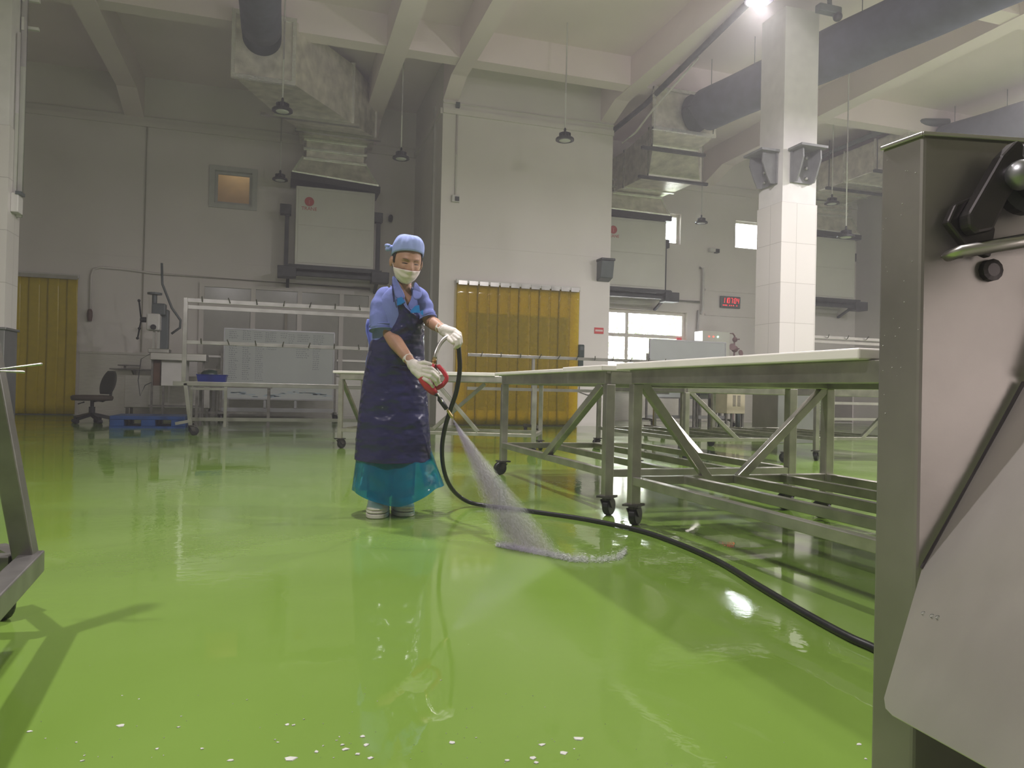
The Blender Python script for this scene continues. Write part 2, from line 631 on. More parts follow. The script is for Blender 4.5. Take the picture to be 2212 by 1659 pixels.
# beams
BEAMS_Y = [(-3.28, -2.90, YW), (1.68, 2.06, YW), (3.0, 3.31, YB), (6.42, 6.74, YB), (10.85, 11.2, YW)]
k = 4
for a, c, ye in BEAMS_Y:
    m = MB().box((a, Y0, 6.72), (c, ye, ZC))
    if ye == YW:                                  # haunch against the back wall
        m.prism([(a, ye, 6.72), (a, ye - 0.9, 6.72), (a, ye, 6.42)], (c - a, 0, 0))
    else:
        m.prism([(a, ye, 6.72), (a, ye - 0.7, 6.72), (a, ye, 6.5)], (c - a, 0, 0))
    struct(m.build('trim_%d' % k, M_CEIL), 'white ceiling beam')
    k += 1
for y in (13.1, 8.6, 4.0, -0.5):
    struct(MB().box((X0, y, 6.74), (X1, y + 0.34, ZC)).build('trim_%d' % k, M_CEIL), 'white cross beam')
    k += 1
# trunking and conduits high on the walls
for a, c, y in [(X0, 2.99, YW), (3.0, 6.72, YB), (6.74, 15.98, YW)]:
    m = MB().box((a, y - 0.05, 6.22), (c, y, 6.33))
    m.tube([(a, y - 0.025, 6.44), (c, y - 0.025, 6.44)], 0.018, 8)
    struct(m.build('trim_%d' % k, M_WALL), 'cable trunking along the wall')
    k += 1
m = MB().box((2.95, YB, 6.22), (3.0, YW, 6.33))
struct(m.build('trim_%d' % k, M_WALL)); k += 1
m = MB().tube([(-2.83, YW - 0.02, 6.22), (-2.83, YW - 0.02, 1.36)], 0.012, 8)
struct(m.build('trim_%d' % k, M_INNER)); k += 1
m = MB()
m.box((-5.4, YW - 0.006, 3.40), (2.99, YW, 3.412)).box((6.74, YW - 0.006, 3.28), (12.6, YW, 3.295))
struct(m.build('trim_%d' % k, M_WALL)); k += 1
m = MB().box((3.0, YB - 0.006, 3.60), (6.72, YB, 3.612))
struct(m.build('trim_%d' % k, M_WALL)); k += 1


def window(n, xa, xb, za, zb, mull=(), trans=(), frame_m=M_FRAMEG, glass=None, depth=0.14, fw=0.06):
    """fixed window set in the back wall; mull: x of mullions, trans: z of transoms"""
    y = YW + depth
    r = bpy.data.objects.new('window_%d' % n, None)
    COL.objects.link(r)
    r.location = (xa, YW, za)
    r['kind'] = 'structure'
    f = MB()
    f.box((xa, y - 0.03, za), (xa + fw, y + 0.03, zb)).box((xb - fw, y - 0.03, za), (xb, y + 0.03, zb))
    f.box((xa + fw, y - 0.03, za), (xb - fw, y + 0.03, za + fw)).box((xa + fw, y - 0.03, zb - fw), (xb - fw, y + 0.03, zb))
    for q in mull:
        f.box((q - fw / 2, y - 0.03, za + fw), (q + fw / 2, y + 0.03, zb - fw))
    for q in trans:
        f.box((xa + fw, y - 0.031, q - fw / 2), (xb - fw, y + 0.031, q + fw / 2))
    f.build('window_frame', frame_m, r)
    xs = [xa] + list(mull) + [xb]
    zs = [za] + list(trans) + [zb]
    for i in range(len(xs) - 1):
        for j in range(len(zs) - 1):
            MB().box((xs[i] + 0.02, y - 0.003, zs[j] + 0.02), (xs[i + 1] - 0.02, y + 0.003, zs[j + 1] - 0.02)).build(
                'pane', (glass[j] if glass else M_GLASS), r)
    rv = MB()
    rv.box((xa - 0.002, YW - 0.004, za - 0.05), (xa + 0.004, YW + 0.29, zb + 0.05))
    rv.box((xb - 0.004, YW - 0.004, za - 0.05), (xb + 0.002, YW + 0.29, zb + 0.05))
    rv.box((xa, YW - 0.004, zb - 0.004), (xb, YW + 0.29, zb + 0.002))
    rv.box((xa, YW - 0.004, za - 0.002), (xb, YW + 0.29, za + 0.004))
    rv.build('window_reveal', M_REVEAL if n > 2 else M_FRAMEG, r)
    return r


w1 = window(1, -1.45, -0.67, 4.72, 5.45, depth=0.10)
m = MB()
for lo, hi in (((-1.56, YW - 0.04, 4.62), (-1.45, YW, 5.55)), ((-0.67, YW - 0.04, 4.62), (-0.56, YW, 5.55)),
               ((-1.45, YW - 0.04, 5.45), (-0.67, YW, 5.55)), ((-1.45, YW - 0.04, 4.62), (-0.67, YW, 4.72))):
    m.box(lo, hi)
m.build('window_trim', M_FRAMEG, w1)
# the dim room seen through it
m = MB().box((-2.2, YW + 1.2, 3.9), (0.2, YW + 1.25, 6.2)).box((-2.2, YW + 0.3, 3.85), (0.2, YW + 1.25, 3.9))
m.box((-2.2, YW + 0.3, 6.2), (0.2, YW + 1.25, 6.25)).box((-2.25, YW + 0.3, 3.9), (-2.2, YW + 1.25, 6.2)).box((0.2, YW + 0.3, 3.9), (0.25, YW + 1.25, 6.2))
struct(m.build('wall_backroom', mat('ochre_room_paint', (0.50, 0.36, 0.18), 0.7)))
_bl = bpy.data.lights.new('backroom_light', 'POINT')
_bl.energy = 7
_bl.shadow_soft_size = 0.15
_bl.color = (1.0, 0.9, 0.75)
_bo = bpy.data.objects.new('backroom_light', _bl)
COL.objects.link(_bo)
_bo.location = (-1.0, YW + 0.75, 5.95)
window(3, 8.0, 10.45, 1.2, 2.92, mull=(8.72,), trans=(2.25,), frame_m=M_REVEAL, glass=[M_DIRTY, M_GLASS], fw=0.09)
window(4, 9.3, 10.2, 4.72, 5.55, frame_m=M_REVEAL, fw=0.07)
window(5, 11.9, 12.85, 4.78, 5.55, frame_m=M_REVEAL, fw=0.05)
# blind interior glazing behind the rack: frame, transom and mullions on the wall
r = bpy.data.objects.new('window_2', None)
COL.objects.link(r)
r.location = (-1.65, YW, 0.9)
r['kind'] = 'structure'
f = MB()
fy = YW - 0.06
for q in (-1.65, -0.58, 0.42, 1.35, 2.02):
    f.box((q - 0.05, fy, 0.95), (q + 0.05, YW, 2.92))
for q in (1.0, 2.44, 2.90):
    f.box((-1.70, fy - 0.003, q - 0.045), (2.07, YW, q + 0.045))
f.build('window_frame', M_WALL, r)
MB().box((-1.65, YW - 0.02, 0.98), (2.02, YW - 0.012, 2.88)).build('pane', mat('frosted_grey_glazing', (0.46, 0.45, 0.41), 0.18, var=0.03), r)
MB().box((0.10, YW - 0.09, 1.5), (0.16, YW - 0.06, 2.40)).build('window_handle', M_INNER, r)

# yard beyond the windows
struct(box((4, YW + 0.3, -0.3), (40, 60, -0.1)).build('ground', M_YARD))
for i, (x, y, s_) in enumerate([(12.5, 23.5, 1.5), (15.5, 25.0, 1.8), (18.6, 26.0, 1.6)]):
    t = thing('bush', ['pale green bush outside the wide window, leftmost of three',
                       'green bush outside the wide window, middle of three',
                       'green bush outside the wide window, rightmost of three'][i], 'bush', (x, y, -0.1), 'bushes outside the window')
    MB().tube([(x, y, -0.1), (x + 0.1, y, 0.8), (x, y, 1.6)], [0.09, 0.07, 0.05], 8).build('trunk', M_BARK, t)
    lf = MB()
    for q in range(700):
        d = V((random.gauss(0, 1), random.gauss(0, 1), random.gauss(0, 0.8)))
        d = d.normalized() * s_ * random.random() ** 0.4
        c = V((x, y, 2.3)) + d
        a = V((random.gauss(0, 1), random.gauss(0, 1), random.gauss(0, 1))).normalized() * 0.12
        e = a.cross(V((random.gauss(0, 1), random.gauss(0, 1), 1))).normalized() * 0.07
        lf.add([c - a, c - e, c + a, c + e], [(0, 1, 2, 3)])
    lf.build('crown', M_LEAF, t)


# ------------------------------------------------------------------ columns
def column(name, x0, y0, x1, y1, label):
    t = bpy.data.objects.new(name, None)
    COL.objects.link(t)
    t.location = ((x0 + x1) / 2, (y0 + y1) / 2, 0)
    t['kind'] = 'structure'
    t['label'] = label
    MB().box((x0 + 0.015, y0 + 0.015, 3.72), (x1 - 0.015, y1 - 0.015, 6.75)).build('shaft', M_PAINT, t)
    MB().box((x0, y0, 1.33), (x1, y1, 3.72)).build('tiling', M_TILE, t)
    MB().box((x0 - 0.01, y0 - 0.01, 0), (x1 + 0.01, y1 + 0.01, 1.30)).box((x0 - 0.03, y0 - 0.03, 1.30), (x1 + 0.03, y1 + 0.03, 1.33)).build('cladding', M_CLAD, t, bevel=0.006)
    return t


column('column', 7.31, 9.6, 7.96, 10.22, 'white tiled column with steel cladding at its foot, behind the right table')
column('column', -3.75, 10.13, -3.10, 10.56, 'white tiled column at the left edge of the view')

# conduit, switch and pipe hooks on the left column (fixed to it)
t = thing('conduit_switch', 'white conduit with switch box on the left tiled column', 'switch', (-3.08, 10.35, 2.2))
MB().tube([(-3.08, 10.30, 4.9), (-3.08, 10.30, 2.95)], 0.022, 8).build('conduit', M_PAINT, t, smooth=True)
MB().tube([(-3.07, 10.44, 6.4), (-3.07, 10.44, 2.7)], 0.035, 8).build('conduit', M_PAINT, t, smooth=True)
MB().box((-3.10, 10.22, 2.72), (-3.02, 10.40, 2.95)).build('switch_box', M_PAINT, t, bevel=0.008)
MB().box((-3.05, 10.21, 2.93), (-2.99, 10.36, 2.97)).build('switch_lid', M_DISP, t)
for z in (5.05, 5.40, 5.74):
    MB().bar((-3.10, 10.5, z), (-2.93, 10.5, z), 0.05, 0.035).box((-3.10, 10.42, z - 0.06), (-3.07, 10.56, z + 0.1)).build('peg_bracket', M_PAINT, t)

# angle brackets on the right column
for i, (o, a) in enumerate([(V((7.31, 9.92, 0)), V((-1, 0, 0))), (V((7.64, 9.6, 0)), V((0, -1, 0)))]):
    s_ = V((0, 1, 0)) if i == 0 else V((1, 0, 0))
    t = thing('column_bracket', ['grey steel corbel bracket on the shaded face of the tiled column',
                                 'grey steel corbel bracket on the bright face of the tiled column'][i], 'bracket', o + V((0, 0, 4.0)), 'steel brackets on the column')
    up = V((0, 0, 1))
    for q in (-0.16, 0.16):
        w = o + s_ * q
        MB().prism([w + up * 4.03, w + up * 4.51, w + up * 4.51 + a * 0.24, w + up * 4.36 + a * 0.25, w + up * 4.14 + a * 0.16, w + up * 4.03 + a * 0.10], s_ * 0.025).build('gusset', M_BRKT, t)
    MB().hexa([o + s_ * -0.24 + up * 4.51, o + s_ * 0.24 + up * 4.51, o + s_ * 0.24 + a * 0.32 + up * 4.51, o + s_ * -0.24 + a * 0.32 + up * 4.51],
              [o + s_ * -0.24 + up * 4.545, o + s_ * 0.24 + up * 4.545, o + s_ * 0.24 + a * 0.32 + up * 4.545, o + s_ * -0.24 + a * 0.32 + up * 4.545]).build('top_plate', M_BRKT, t)
    MB().hexa([o + s_ * -0.2 + up * 4.03, o + s_ * 0.2 + up * 4.03, o + s_ * 0.2 + up * 4.51, o + s_ * -0.2 + up * 4.51],
              [o + s_ * -0.2 + up * 4.03 + a * .02, o + s_ * 0.2 + up * 4.03 + a * .02, o + s_ * 0.2 + up * 4.51 + a * .02, o + s_ * -0.2 + up * 4.51 + a * .02]).build('back_plate', M_BRKT, t)
    for z in (4.10, 4.26, 4.42):
        MB().lathe([(0.028, 0), (0.028, 0.03), (0.02, 0.04)], o + s_ * 0.07 + up * z + a * 0.02, 8, a).build('bolt', M_RACK, t)

# ------------------------------------------------------------------ high-bay lamps
def make_lamp(lit, drop=0.0):
    t = thing('pendant_lamp', '', 'lamp', (0, 0, 5.2))
    MB().lathe([(0.05, 5.34), (0.075, 5.33), (0.085, 5.27), (0.085, 5.26), (0.155, 5.235), (0.165, 5.22), (0.165, 5.195), (0.15, 5.19), (0.11, 5.195)], n=32).build('housing', M_BLACK, t, smooth=False)
    fn = MB()
    for q in range(16):
        a = 2 * PI * q / 16
        fn.bar((0.07 * math.cos(a), 0.07 * math.sin(a), 5.29), (0.105 * math.cos(a), 0.105 * math.sin(a), 5.29), 0.006, 0.07)
    fn.build('heat_sink', M_BLACK, t)
    MB().lathe([(0.105, 5.194), (0.10, 5.188), (0.05, 5.183), (0.001, 5.182)], n=28).build('lens', M_LIT if lit else M_LAMPW, t, smooth=True)
    MB().lathe([(0.012, 5.34), (0.022, 5.36), (0.022, 5.40), (0.012, 5.42)], n=12).build('hanger_eye', M_BLACK, t)
    MB().tube([(0, 0, 5.40), (0, 0, 6.70 + drop)], 0.013, 8).build('cord', M_PAINT, t, smooth=True)
    MB().tube([(0, 0, 6.68 + drop), (0, 0, ZC + .02 + drop)], 0.013, 8).build('hanger_rod', M_PAINT, t)
    if lit:
        ld = bpy.data.lights.new('lamp_light', 'AREA')
        ld.shape = 'DISK'
        ld.size = 0.21
        ld.energy = LAMP_W
        ld.color = (1.0, 0.935, 0.965)
        ld.spread = math.radians(180)
        lo = bpy.data.objects.new('lamp_light', ld)
        COL.objects.link(lo)
        lo.parent = t
        lo.location = (0, 0, -0.03)
        pd = bpy.data.lights.new('lamp_ceiling_fill', 'POINT')  # added fill below the lens to brighten ceiling and upper walls
        pd.shadow_soft_size = 0.10
        pd.energy = LAMP_W * 0.30
        pd.color = ld.color
        po = bpy.data.objects.new('lamp_ceiling_fill', pd)
        COL.objects.link(po)
        po.parent = t
        po.location = (0, 0, -0.16)
    return t


off = make_lamp(False)
LABS = ['unlit black pendant lamp hanging in front of the left foil duct',
        'unlit black pendant lamp between the small left window and the left air unit',
        'unlit black pendant lamp above the woman, right of the left air unit',
        'unlit black pendant lamp hanging before the bare white block wall',
        'unlit pendant lamp hanging between the two small bright windows',
        'upper of two unlit pendant lamps just right of the tiled column',
        'lower of two unlit pendant lamps just right of the tiled column']
SPOTS = [(-0.046, 12.67), (-0.073, 16.95), (2.178, 14.45), (4.762, 12.30), (10.427, 16.95), (12.086, 14.085), (10.62, 11.97)]
for i, (x, y) in enumerate(SPOTS):
    o = off if i == 0 else make_lamp(False, 1.3) if i == 6 else copy_tree(off)
    o.location = (x, y, 3.9 if i == 6 else 5.2)
    o['label'] = LABS[i]
    o['group'] = 'unlit high-bay pendant lamps'
on = make_lamp(True)
LIT = [(5.08, 7.14), (0.46, 4.9), (10.2, 7.4), (14.2, 7.2), (15.2, 2.8), (5.1, 2.6), (11.3, 2.8), (-2.2, 1.0)]
for i, (x, y) in enumerate(LIT):
    o = on if i == 0 else copy_tree(on)
    o.location = (x, y, 5.2)
    o['label'] = 'glaring lit pendant lamp at the top edge beside the tiled column' if i == 0 else 'lit pendant lamp high above the hall, outside the view'
    o['group'] = 'lit high-bay pendant lamps' if i else 'lit lamp in view'

# small cameras and fittings up high
t = thing('security_camera', 'small dark camera on the back wall right of the left air unit', 'camera', (2.42, YW, 4.66))
MB().tube([(2.42, YW, 4.70), (2.42, YW - 0.10, 4.70)], 0.02, 8).build('bracket', M_PAINT, t)
MB().lathe([(0.045, 0), (0.055, 0.04), (0.055, 0.12), (0.03, 0.16)], (2.42, YW - 0.10, 4.64), 14, V((0, -0.5, 0.6))).build('camera_body', M_BLACK, t, smooth=True)
MB().lathe([(0.042, 0), (0.03, -0.02)], (2.42, YW - 0.10, 4.64), 14, V((0, -0.5, 0.6))).build('camera_lens', M_LAMPW, t)
t = thing('security_camera', 'dome-arm camera under the ceiling beside the bright lamp', 'camera', P(1790, 25, 11.0))
c = P(1792, 28, 11.0)
MB().box(c + V((-0.22, -0.06, -0.02)), c + V((0.18, 0.06, 0.10))).build('camera_body', M_DISP, t, bevel=0.02)
MB().tube([c + V((0.0, 0, 0.1)), c + V((-0.02, 0, 0.4)), V((c.x - 0.02, c.y, ZC))], 0.035, 10).build('mount_arm', M_DISP, t)
MB().sphere(c + V((0.12, -0.03, -0.05)), 0.07, 12, 8).build('camera_lens', M_BLACK, t, smooth=True)
t = thing('wall_camera', 'tiny white and black camera between the two small bright windows', 'camera', (11.15, YW, 4.62))
MB().box((11.05, YW - 0.12, 4.60), (11.22, YW, 4.70)).build('camera_body', M_PAINT, t, bevel=0.01)
MB().box((11.22, YW - 0.15, 4.58), (11.32, YW - 0.02, 4.68)).build('camera_lens', M_BLACK, t)

# ------------------------------------------------------------------ air units and ducting


def rect(c, hw, hh, ax=V((1, 0, 0)), az=V((0, 0, 1))):
    c = V(c)
    return [c - ax * hw - az * hh, c + ax * hw - az * hh, c + ax * hw + az * hh, c - ax * hw + az * hh]


def trane_text(x, y, z, size, parent):
    cu = bpy.data.curves.new('lettering', 'FONT')
    cu.body = 'TRANE'
    cu.size = size
    cu.align_x = 'CENTER'
    cu.extrude = 0.002
    cu.materials.append(M_LOGO)
    tmp = bpy.data.objects.new('lettering_curve', cu)
    me = bpy.data.meshes.new_from_object(tmp)
    bpy.data.objects.remove(tmp)
    me.materials.clear()
    me.materials.append(M_LOGO)
    o = bpy.data.objects.new('lettering', me)
    COL.objects.link(o)
    o.parent = parent
    o.location = V((x, y, z)) - root_loc(parent)
    o.rotation_euler = (PI / 2, 0, 0)
    return o


def air_unit(x0, x1, zb, zt, label, logo_x=None):
    yf, yb = 16.8, 17.45
    t = thing('air_unit', label, 'air conditioner', ((x0 + x1) / 2, yf, zb), 'air units on wall frames')
    MB().box((x0, yf, zb), (x1, yb, zt)).build('cabinet', M_ACBOX, t, bevel=0.012)
    m = MB()
    h = zb + (zt - zb) * 0.50
    m.box((x0 + 0.05, yf - 0.012, h + 0.01), (x1 - 0.05, yf, zt - 0.06)).box((x0 + 0.05, yf - 0.012, zb + 0.05), (x1 - 0.05, yf, h - 0.01))
    m.build('front_panel', M_ACBOX, t, bevel=0.006)
    if logo_x:
        MB().lathe([(0.10, 0.0), (0.10, 0.012)], (logo_x, yf - 0.012, zt - 0.33), 28, V((0, -1, 0))).build('logo_disc', M_LOGO, t)
        m = MB()
        m.bar((logo_x - 0.05, yf - 0.027, zt - 0.30), (logo_x + 0.05, yf - 0.027, zt - 0.30), 0.02, 0.004)
        m.bar((logo_x, yf - 0.027, zt - 0.30), (logo_x, yf - 0.027, zt - 0.39), 0.02, 0.004, up=(0, 1, 0))
        m.build('logo_mark', mat('pale_logo_mark', (0.62, 0.22, 0.20), 0.5), t)
        trane_text(logo_x, yf - 0.014, zt - 0.52, 0.105, t)
    fr = MB()
    fr.box((x0 - 0.12, yf - 0.10, zb - 0.10), (x1 + 0.12, yf - 0.02, zb - 0.01)).box((x0 - 0.12, yb - 0.06, zb - 0.10), (x1 + 0.12, yb + 0.02, zb - 0.01))
    fr.box((x0 - 0.02, yf - 0.06, zb - 0.24), (x1 + 0.02, yf + 0.06, zb - 0.16))
    for q in (x0 - 0.16, x1 + 0.10):
        fr.box((q - 0.03, yf - 0.02, zb - 0.1), (q + 0.09, YW, zb - 0.01))
        fr.bar((q + 0.03, yf + 0.05, zb - 0.1), (q + 0.03, YW - 0.02, zb - 0.42), 0.07, 0.05)
    fr.build('wall_frame', M_DARK, t)
    for q in (x0 - 0.20, x1 + 0.10):
        MB().box((q - 0.02, YW - 0.55, zb - 0.06), (q + 0.07, YW - 0.46, zb + 1.15)).build('post', M_DARK, t)
        MB().box((q - 0.13, YW - 0.62, zb + 1.12), (q + 0.11, YW - 0.42, zb + 1.34)).build('post_cap', M_DARK, t, bevel=0.01)
        MB().box((q - 0.15, yf - 0.14, zb - 0.30), (q + 0.24, yf + 0.2, zb - 0.06)).build('damper_box', M_DARK, t, bevel=0.01)
    return t


def transition(x0, x1, zt, xa, xb, parent, tilt=0.0):
    yf, yb = 16.72, 17.5
    fl_ = MB()
    fl_.hexa([(x0 - 0.12, yf - 0.03, zt + 0.02 + tilt), (x1 + 0.10, yf - 0.03, zt + 0.0), (x1 + 0.10, yb, zt + 0.0), (x0 - 0.12, yb, zt + 0.02 + tilt)],
             [(x0 - 0.12, yf - 0.03, zt + 0.16 + tilt), (x1 + 0.10, yf - 0.03, zt + 0.13), (x1 + 0.10, yb, zt + 0.13), (x0 - 0.12, yb, zt + 0.16 + tilt)])
    fl_.build('rubber_collar', M_RUB, parent)
    m = MB().hexa([(x0 - 0.10, yf, zt + 0.14 + tilt), (x1 + 0.06, yf, zt + 0.12), (x1 + 0.06, yb, zt + 0.12), (x0 - 0.10, yb, zt + 0.14 + tilt)],
                  [(xa, 16.85, zt + 0.66), (xb, 16.85, zt + 0.62), (xb, yb, zt + 0.62), (xa, yb, zt + 0.66)])
    m.build('flared_hood', M_FOIL, parent, bevel=0.02)
    tp = MB()
    for p, q in (((x0 - 0.10, yf - .004, zt + 0.14 + tilt), (xa, 16.846, zt + 0.66)), ((x1 + 0.06, yf - .004, zt + 0.12), (xb, 16.846, zt + 0.62)), ((x0 - .1, yf - .004, zt + 0.17 + tilt), (x1 + .06, yf - .004, zt + .15))):
        tp.bar(p, q, 0.05, 0.02, up=(0, 1, 0.3))
    tp.build('hood_tape', M_FOILT, parent)


def neck(xa, xb, z0, z1, parent):
    MB().box((xa + 0.04, 16.88, z0), (xb - 0.04, 17.45, z1)).build('neck_duct', M_FOIL, parent, bevel=0.015)
    for q in (z0, (z0 + z1) / 2, z1):
        MB().box((xa - 0.02, 16.82, q - 0.045), (xb + 0.02, 17.47, q + 0.02)).build('duct_flange', M_FOILT, parent, bevel=0.012)


def fabric_duct(p, q, r, parent, label):
    p, q = V(p), V(q)
    d = (q - p).normalized()
    m = MB()
    pts, rad = [], []
    L_ = (q - p).length
    n = 60
    for i in range(n + 1):
        s_ = i / n
        pts.append(p + (q - p) * s_)
        rad.append(r * (1 + 0.012 * math.sin(s_ * L_ * 4.2)))
    m.tube(pts, rad, 32)
    o = m.build('duct_sleeve', M_FABDUCT, parent, smooth=True)
    s_ = 0.4
    while s_ < L_:
        c = p + d * s_ + V((0, 0, r))
        if c.y > 4:
            MB().tube([c - V((0, 0, 0.02)), V((c.x, c.y, ZC))], 0.007, 5).build('hanger_wire', M_DISP, parent)
        s_ += 1.1
    return o


# bay 1
air_unit(0.27, 1.97, 3.36, 5.08, 'cream air conditioning unit with red roundel, behind the woman', 0.55)
t = thing('air_duct', 'foil wrapped duct above the left air unit ending in a round blue fabric sleeve', 'duct', (1.1, 16.8, 5.1), 'foil ducts')
transition(0.27, 1.97, 5.08, 0.40, 1.74, t, 0.10)
neck(0.42, 1.76, 5.72, 6.14, t)
S0 = rect((1.13, 17.35, 6.66), 0.80, 0.50)
S0b = rect((1.08, 16.3, 6.66), 0.80, 0.50)
S1 = rect((0.55, 14.9, 6.50), 0.72, 0.58)
S2 = rect((-0.36, 13.0, 6.33), 0.48, 0.53)
MB().rings([S0, S0b]).build('duct_trunk', M_FOIL, t)
MB().rings([S0b, S1]).build('duct_trunk', M_FOIL, t)
MB().rings([S1, S2]).build('duct_trunk', M_FOIL, t)
for (c, hw, hh) in (((1.08, 16.3, 6.66), 0.80, 0.50), ((0.55, 14.9, 6.50), 0.72, 0.58), ((-0.36, 13.0, 6.33), 0.48, 0.53)):
    m = MB()
    for sx in (-1, 1):
        m.box((c[0] + sx * hw - 0.03, c[1] - 0.03, c[2] - hh - 0.03), (c[0] + sx * hw + 0.03, c[1] + 0.03, c[2] + hh + 0.03))
    for sz in (-1, 1):
        m.box((c[0] - hw - 0.03, c[1] - 0.035, c[2] + sz * hh - 0.035), (c[0] + hw + 0.03, c[1] + 0.03, c[2] + sz * hh + 0.035))
    m.build('duct_flange', M_FOILT, t)
MB().box((-0.45, 14.85, 5.86), (1.4, 14.95, 5.91)).build('hanger_bar', M_RACK, t)
MB().box((0.2, 16.2, 6.08), (2.0, 16.3, 6.14)).build('hanger_bar', M_RACK, t)
fabric_duct((-0.40, 13.0, 6.50), (-0.45, -8.5, 6.6), 0.31, t, '')

# bay 2
air_unit(7.62, 9.32, 3.36, 5.10, 'cream air conditioning unit half hidden behind the white block', 7.84)
t = thing('air_duct', 'foil wrapped duct between the white block and the tiled column with a blue fabric sleeve', 'duct', (8.5, 16.8, 5.1), 'foil ducts')
transition(7.62, 9.32, 5.10, 7.80, 9.16, t)
neck(7.84, 9.18, 5.72, 6.05, t)
def frame_rect(x0, x1, z0, z1, y):
    return [V((x0, y, z0)), V((x1, y, z0)), V((x1, y, z1)), V((x0, y, z1))]


SEC = [(7.90, 9.28, 5.80, 6.62, 17.4), (7.92, 9.26, 5.74, 6.62, 16.4), (7.80, 9.10, 5.62, 6.66, 14.9), (7.36, 8.40, 5.92, 6.70, 13.9), (6.92, 8.28, 5.95, 6.74, 13.05)]
for p, q in zip(SEC[:-1], SEC[1:]):
    MB().rings([frame_rect(*p), frame_rect(*q)]).build('duct_trunk', M_FOIL, t)
for x0, x1, z0, z1, y in SEC[1:]:
    m = MB()
    for x in (x0, x1):
        m.box((x - 0.025, y - 0.03, z0 - 0.025), (x + 0.025, y + 0.03, z1 + 0.025))
    for z in (z0, z1):
        m.box((x0 - 0.025, y - 0.035, z - 0.03), (x1 + 0.025, y + 0.03, z + 0.03))
    m.build('duct_flange', M_FOILT, t)
MB().box((7.1, 13.86, 5.82), (8.6, 13.94, 5.88)).build('hanger_bar', M_DARK, t)
MB().box((7.55, 14.86, 5.53), (9.3, 14.94, 5.59)).build('hanger_bar', M_DARK, t)
fabric_duct((7.87, 13.05, 6.34), (11.4, -4.7, 6.34), 0.40, t, '')

# bay 3
air_unit(13.5, 15.24, 3.46, 5.12, 'cream air conditioning unit seen right of the tiled column')
t = thing('air_duct', 'long foil wrapped duct right of the tiled column leading to a blue sleeve', 'duct', (14.4, 16.8, 5.1), 'foil ducts')
transition(13.5, 15.24, 5.12, 13.65, 15.1, t)
neck(13.67, 15.1, 5.76, 6.1, t)
MB().box((13.42, 13.2, 6.14), (15.0, 17.4, 6.88)).build('duct_trunk', M_FOIL, t, bevel=0.02)
for y in (13.2, 14.2, 15.2, 16.2):
    MB().box((13.39, y - 0.03, 6.11), (15.03, y + 0.03, 6.91)).build('duct_flange', M_FOILT, t)
for y in (14.0, 15.6):
    m = MB().box((13.2, y - 0.04, 6.04), (15.2, y + 0.04, 6.10))
    m.tube([(13.28, y, 6.07), (13.28, y, ZC)], 0.012, 6)
    m.build('hanger_bar', M_DARK, t)
MB().tube([(13.3, 17.5, 6.98), (13.3, 13.7, 6.98), (13.55, 13.2, 6.98), (14.3, 13.0, 7.0)], 0.09, 12).build('insulated_pipe', M_DISP, t, smooth=True)
fabric_duct((14.2, 13.2, 6.5), (16.4, 2.0, 6.5), 0.42, t, '')

# lagged pipe and cable along the ceiling
t = thing('ceiling_pipe', 'dark lagged pipe running under the ceiling to the bright lamp', 'pipe', (7.0, 12.0, 6.6))
MB().tube([(6.95, 16.8, 6.0), (6.98, 15.6, 6.55), (7.0, 13.6, 6.62), (6.5, 8.4, 6.65), (6.4, 5.0, 6.65)], 0.055, 10).build('pipe_run', M_DARK, t, smooth=True)
m = MB().tube([(6.80, 14.2, 6.0), (6.80, 13.6, 6.02), (6.82, 12.9, 6.25), (6.95, 11.5, 6.68)], 0.02, 8)
tag(m.build('cable', M_PAINT, None, smooth=True), 'white cable drooping past the foil duct beside the block', 'cable')

# ------------------------------------------------------------------ strip curtains and wall fittings
def strip_curtain(label, x0, x1, y, zt, n, m_, z0=0.02, gap=0.0):
    t = thing('strip_curtain', label, 'curtain', ((x0 + x1) / 2, y, 0), 'yellow strip curtains')
    MB().box((x0 - 0.02, y - 0.03, zt), (x1 + 0.02, y + 0.03, zt + 0.08)).build('header_rail', M_PAINT, t, bevel=0.004)
    pl = MB()
    for q in range(n):
        c = x0 + (q + 0.5) * (x1 - x0) / n
        pl.box((c - 0.09, y - 0.042, zt - 0.03), (c + 0.09, y - 0.036, zt + 0.05))
    pl.build('clamp_plates', M_RACK, t)
    w = (x1 - x0) / n
    for q in range(n):
        c = x0 + (q + 0.5) * w
        hw = w * 0.62
        rs = []
        yy = y + (0.006 if q % 2 else -0.006)
        for k_ in range(15):
            z = z0 + (zt - z0) * k_ / 14
            row = []
            for j in range(7):
                s_ = j / 6 * 2 - 1
                x = min(max(c + s_ * hw, x0 - 0.01), x1 + 0.01)
                row.append(V((x + 0.012 * noise.noise(V((c, z, 1))), yy - 0.004 * (1 - s_ * s_) + 0.006 * noise.noise(V((c * 3, z * 0.8, 5))), z)))
            rs.append(row)
        MB().rings(rs, closed=False, caps=False).build('strip', m_, t, smooth=True, solid=0.003)
    return t


strip_curtain('plain yellow strip curtain at the left beside the tiled column', -5.28, -4.06, YW - 0.06, 2.86, 7, M_STRIPO)
strip_curtain('yellow strip curtain over the doorway in the white block', 3.35, 5.98, YB - 0.09, 2.84, 12, M_STRIP)

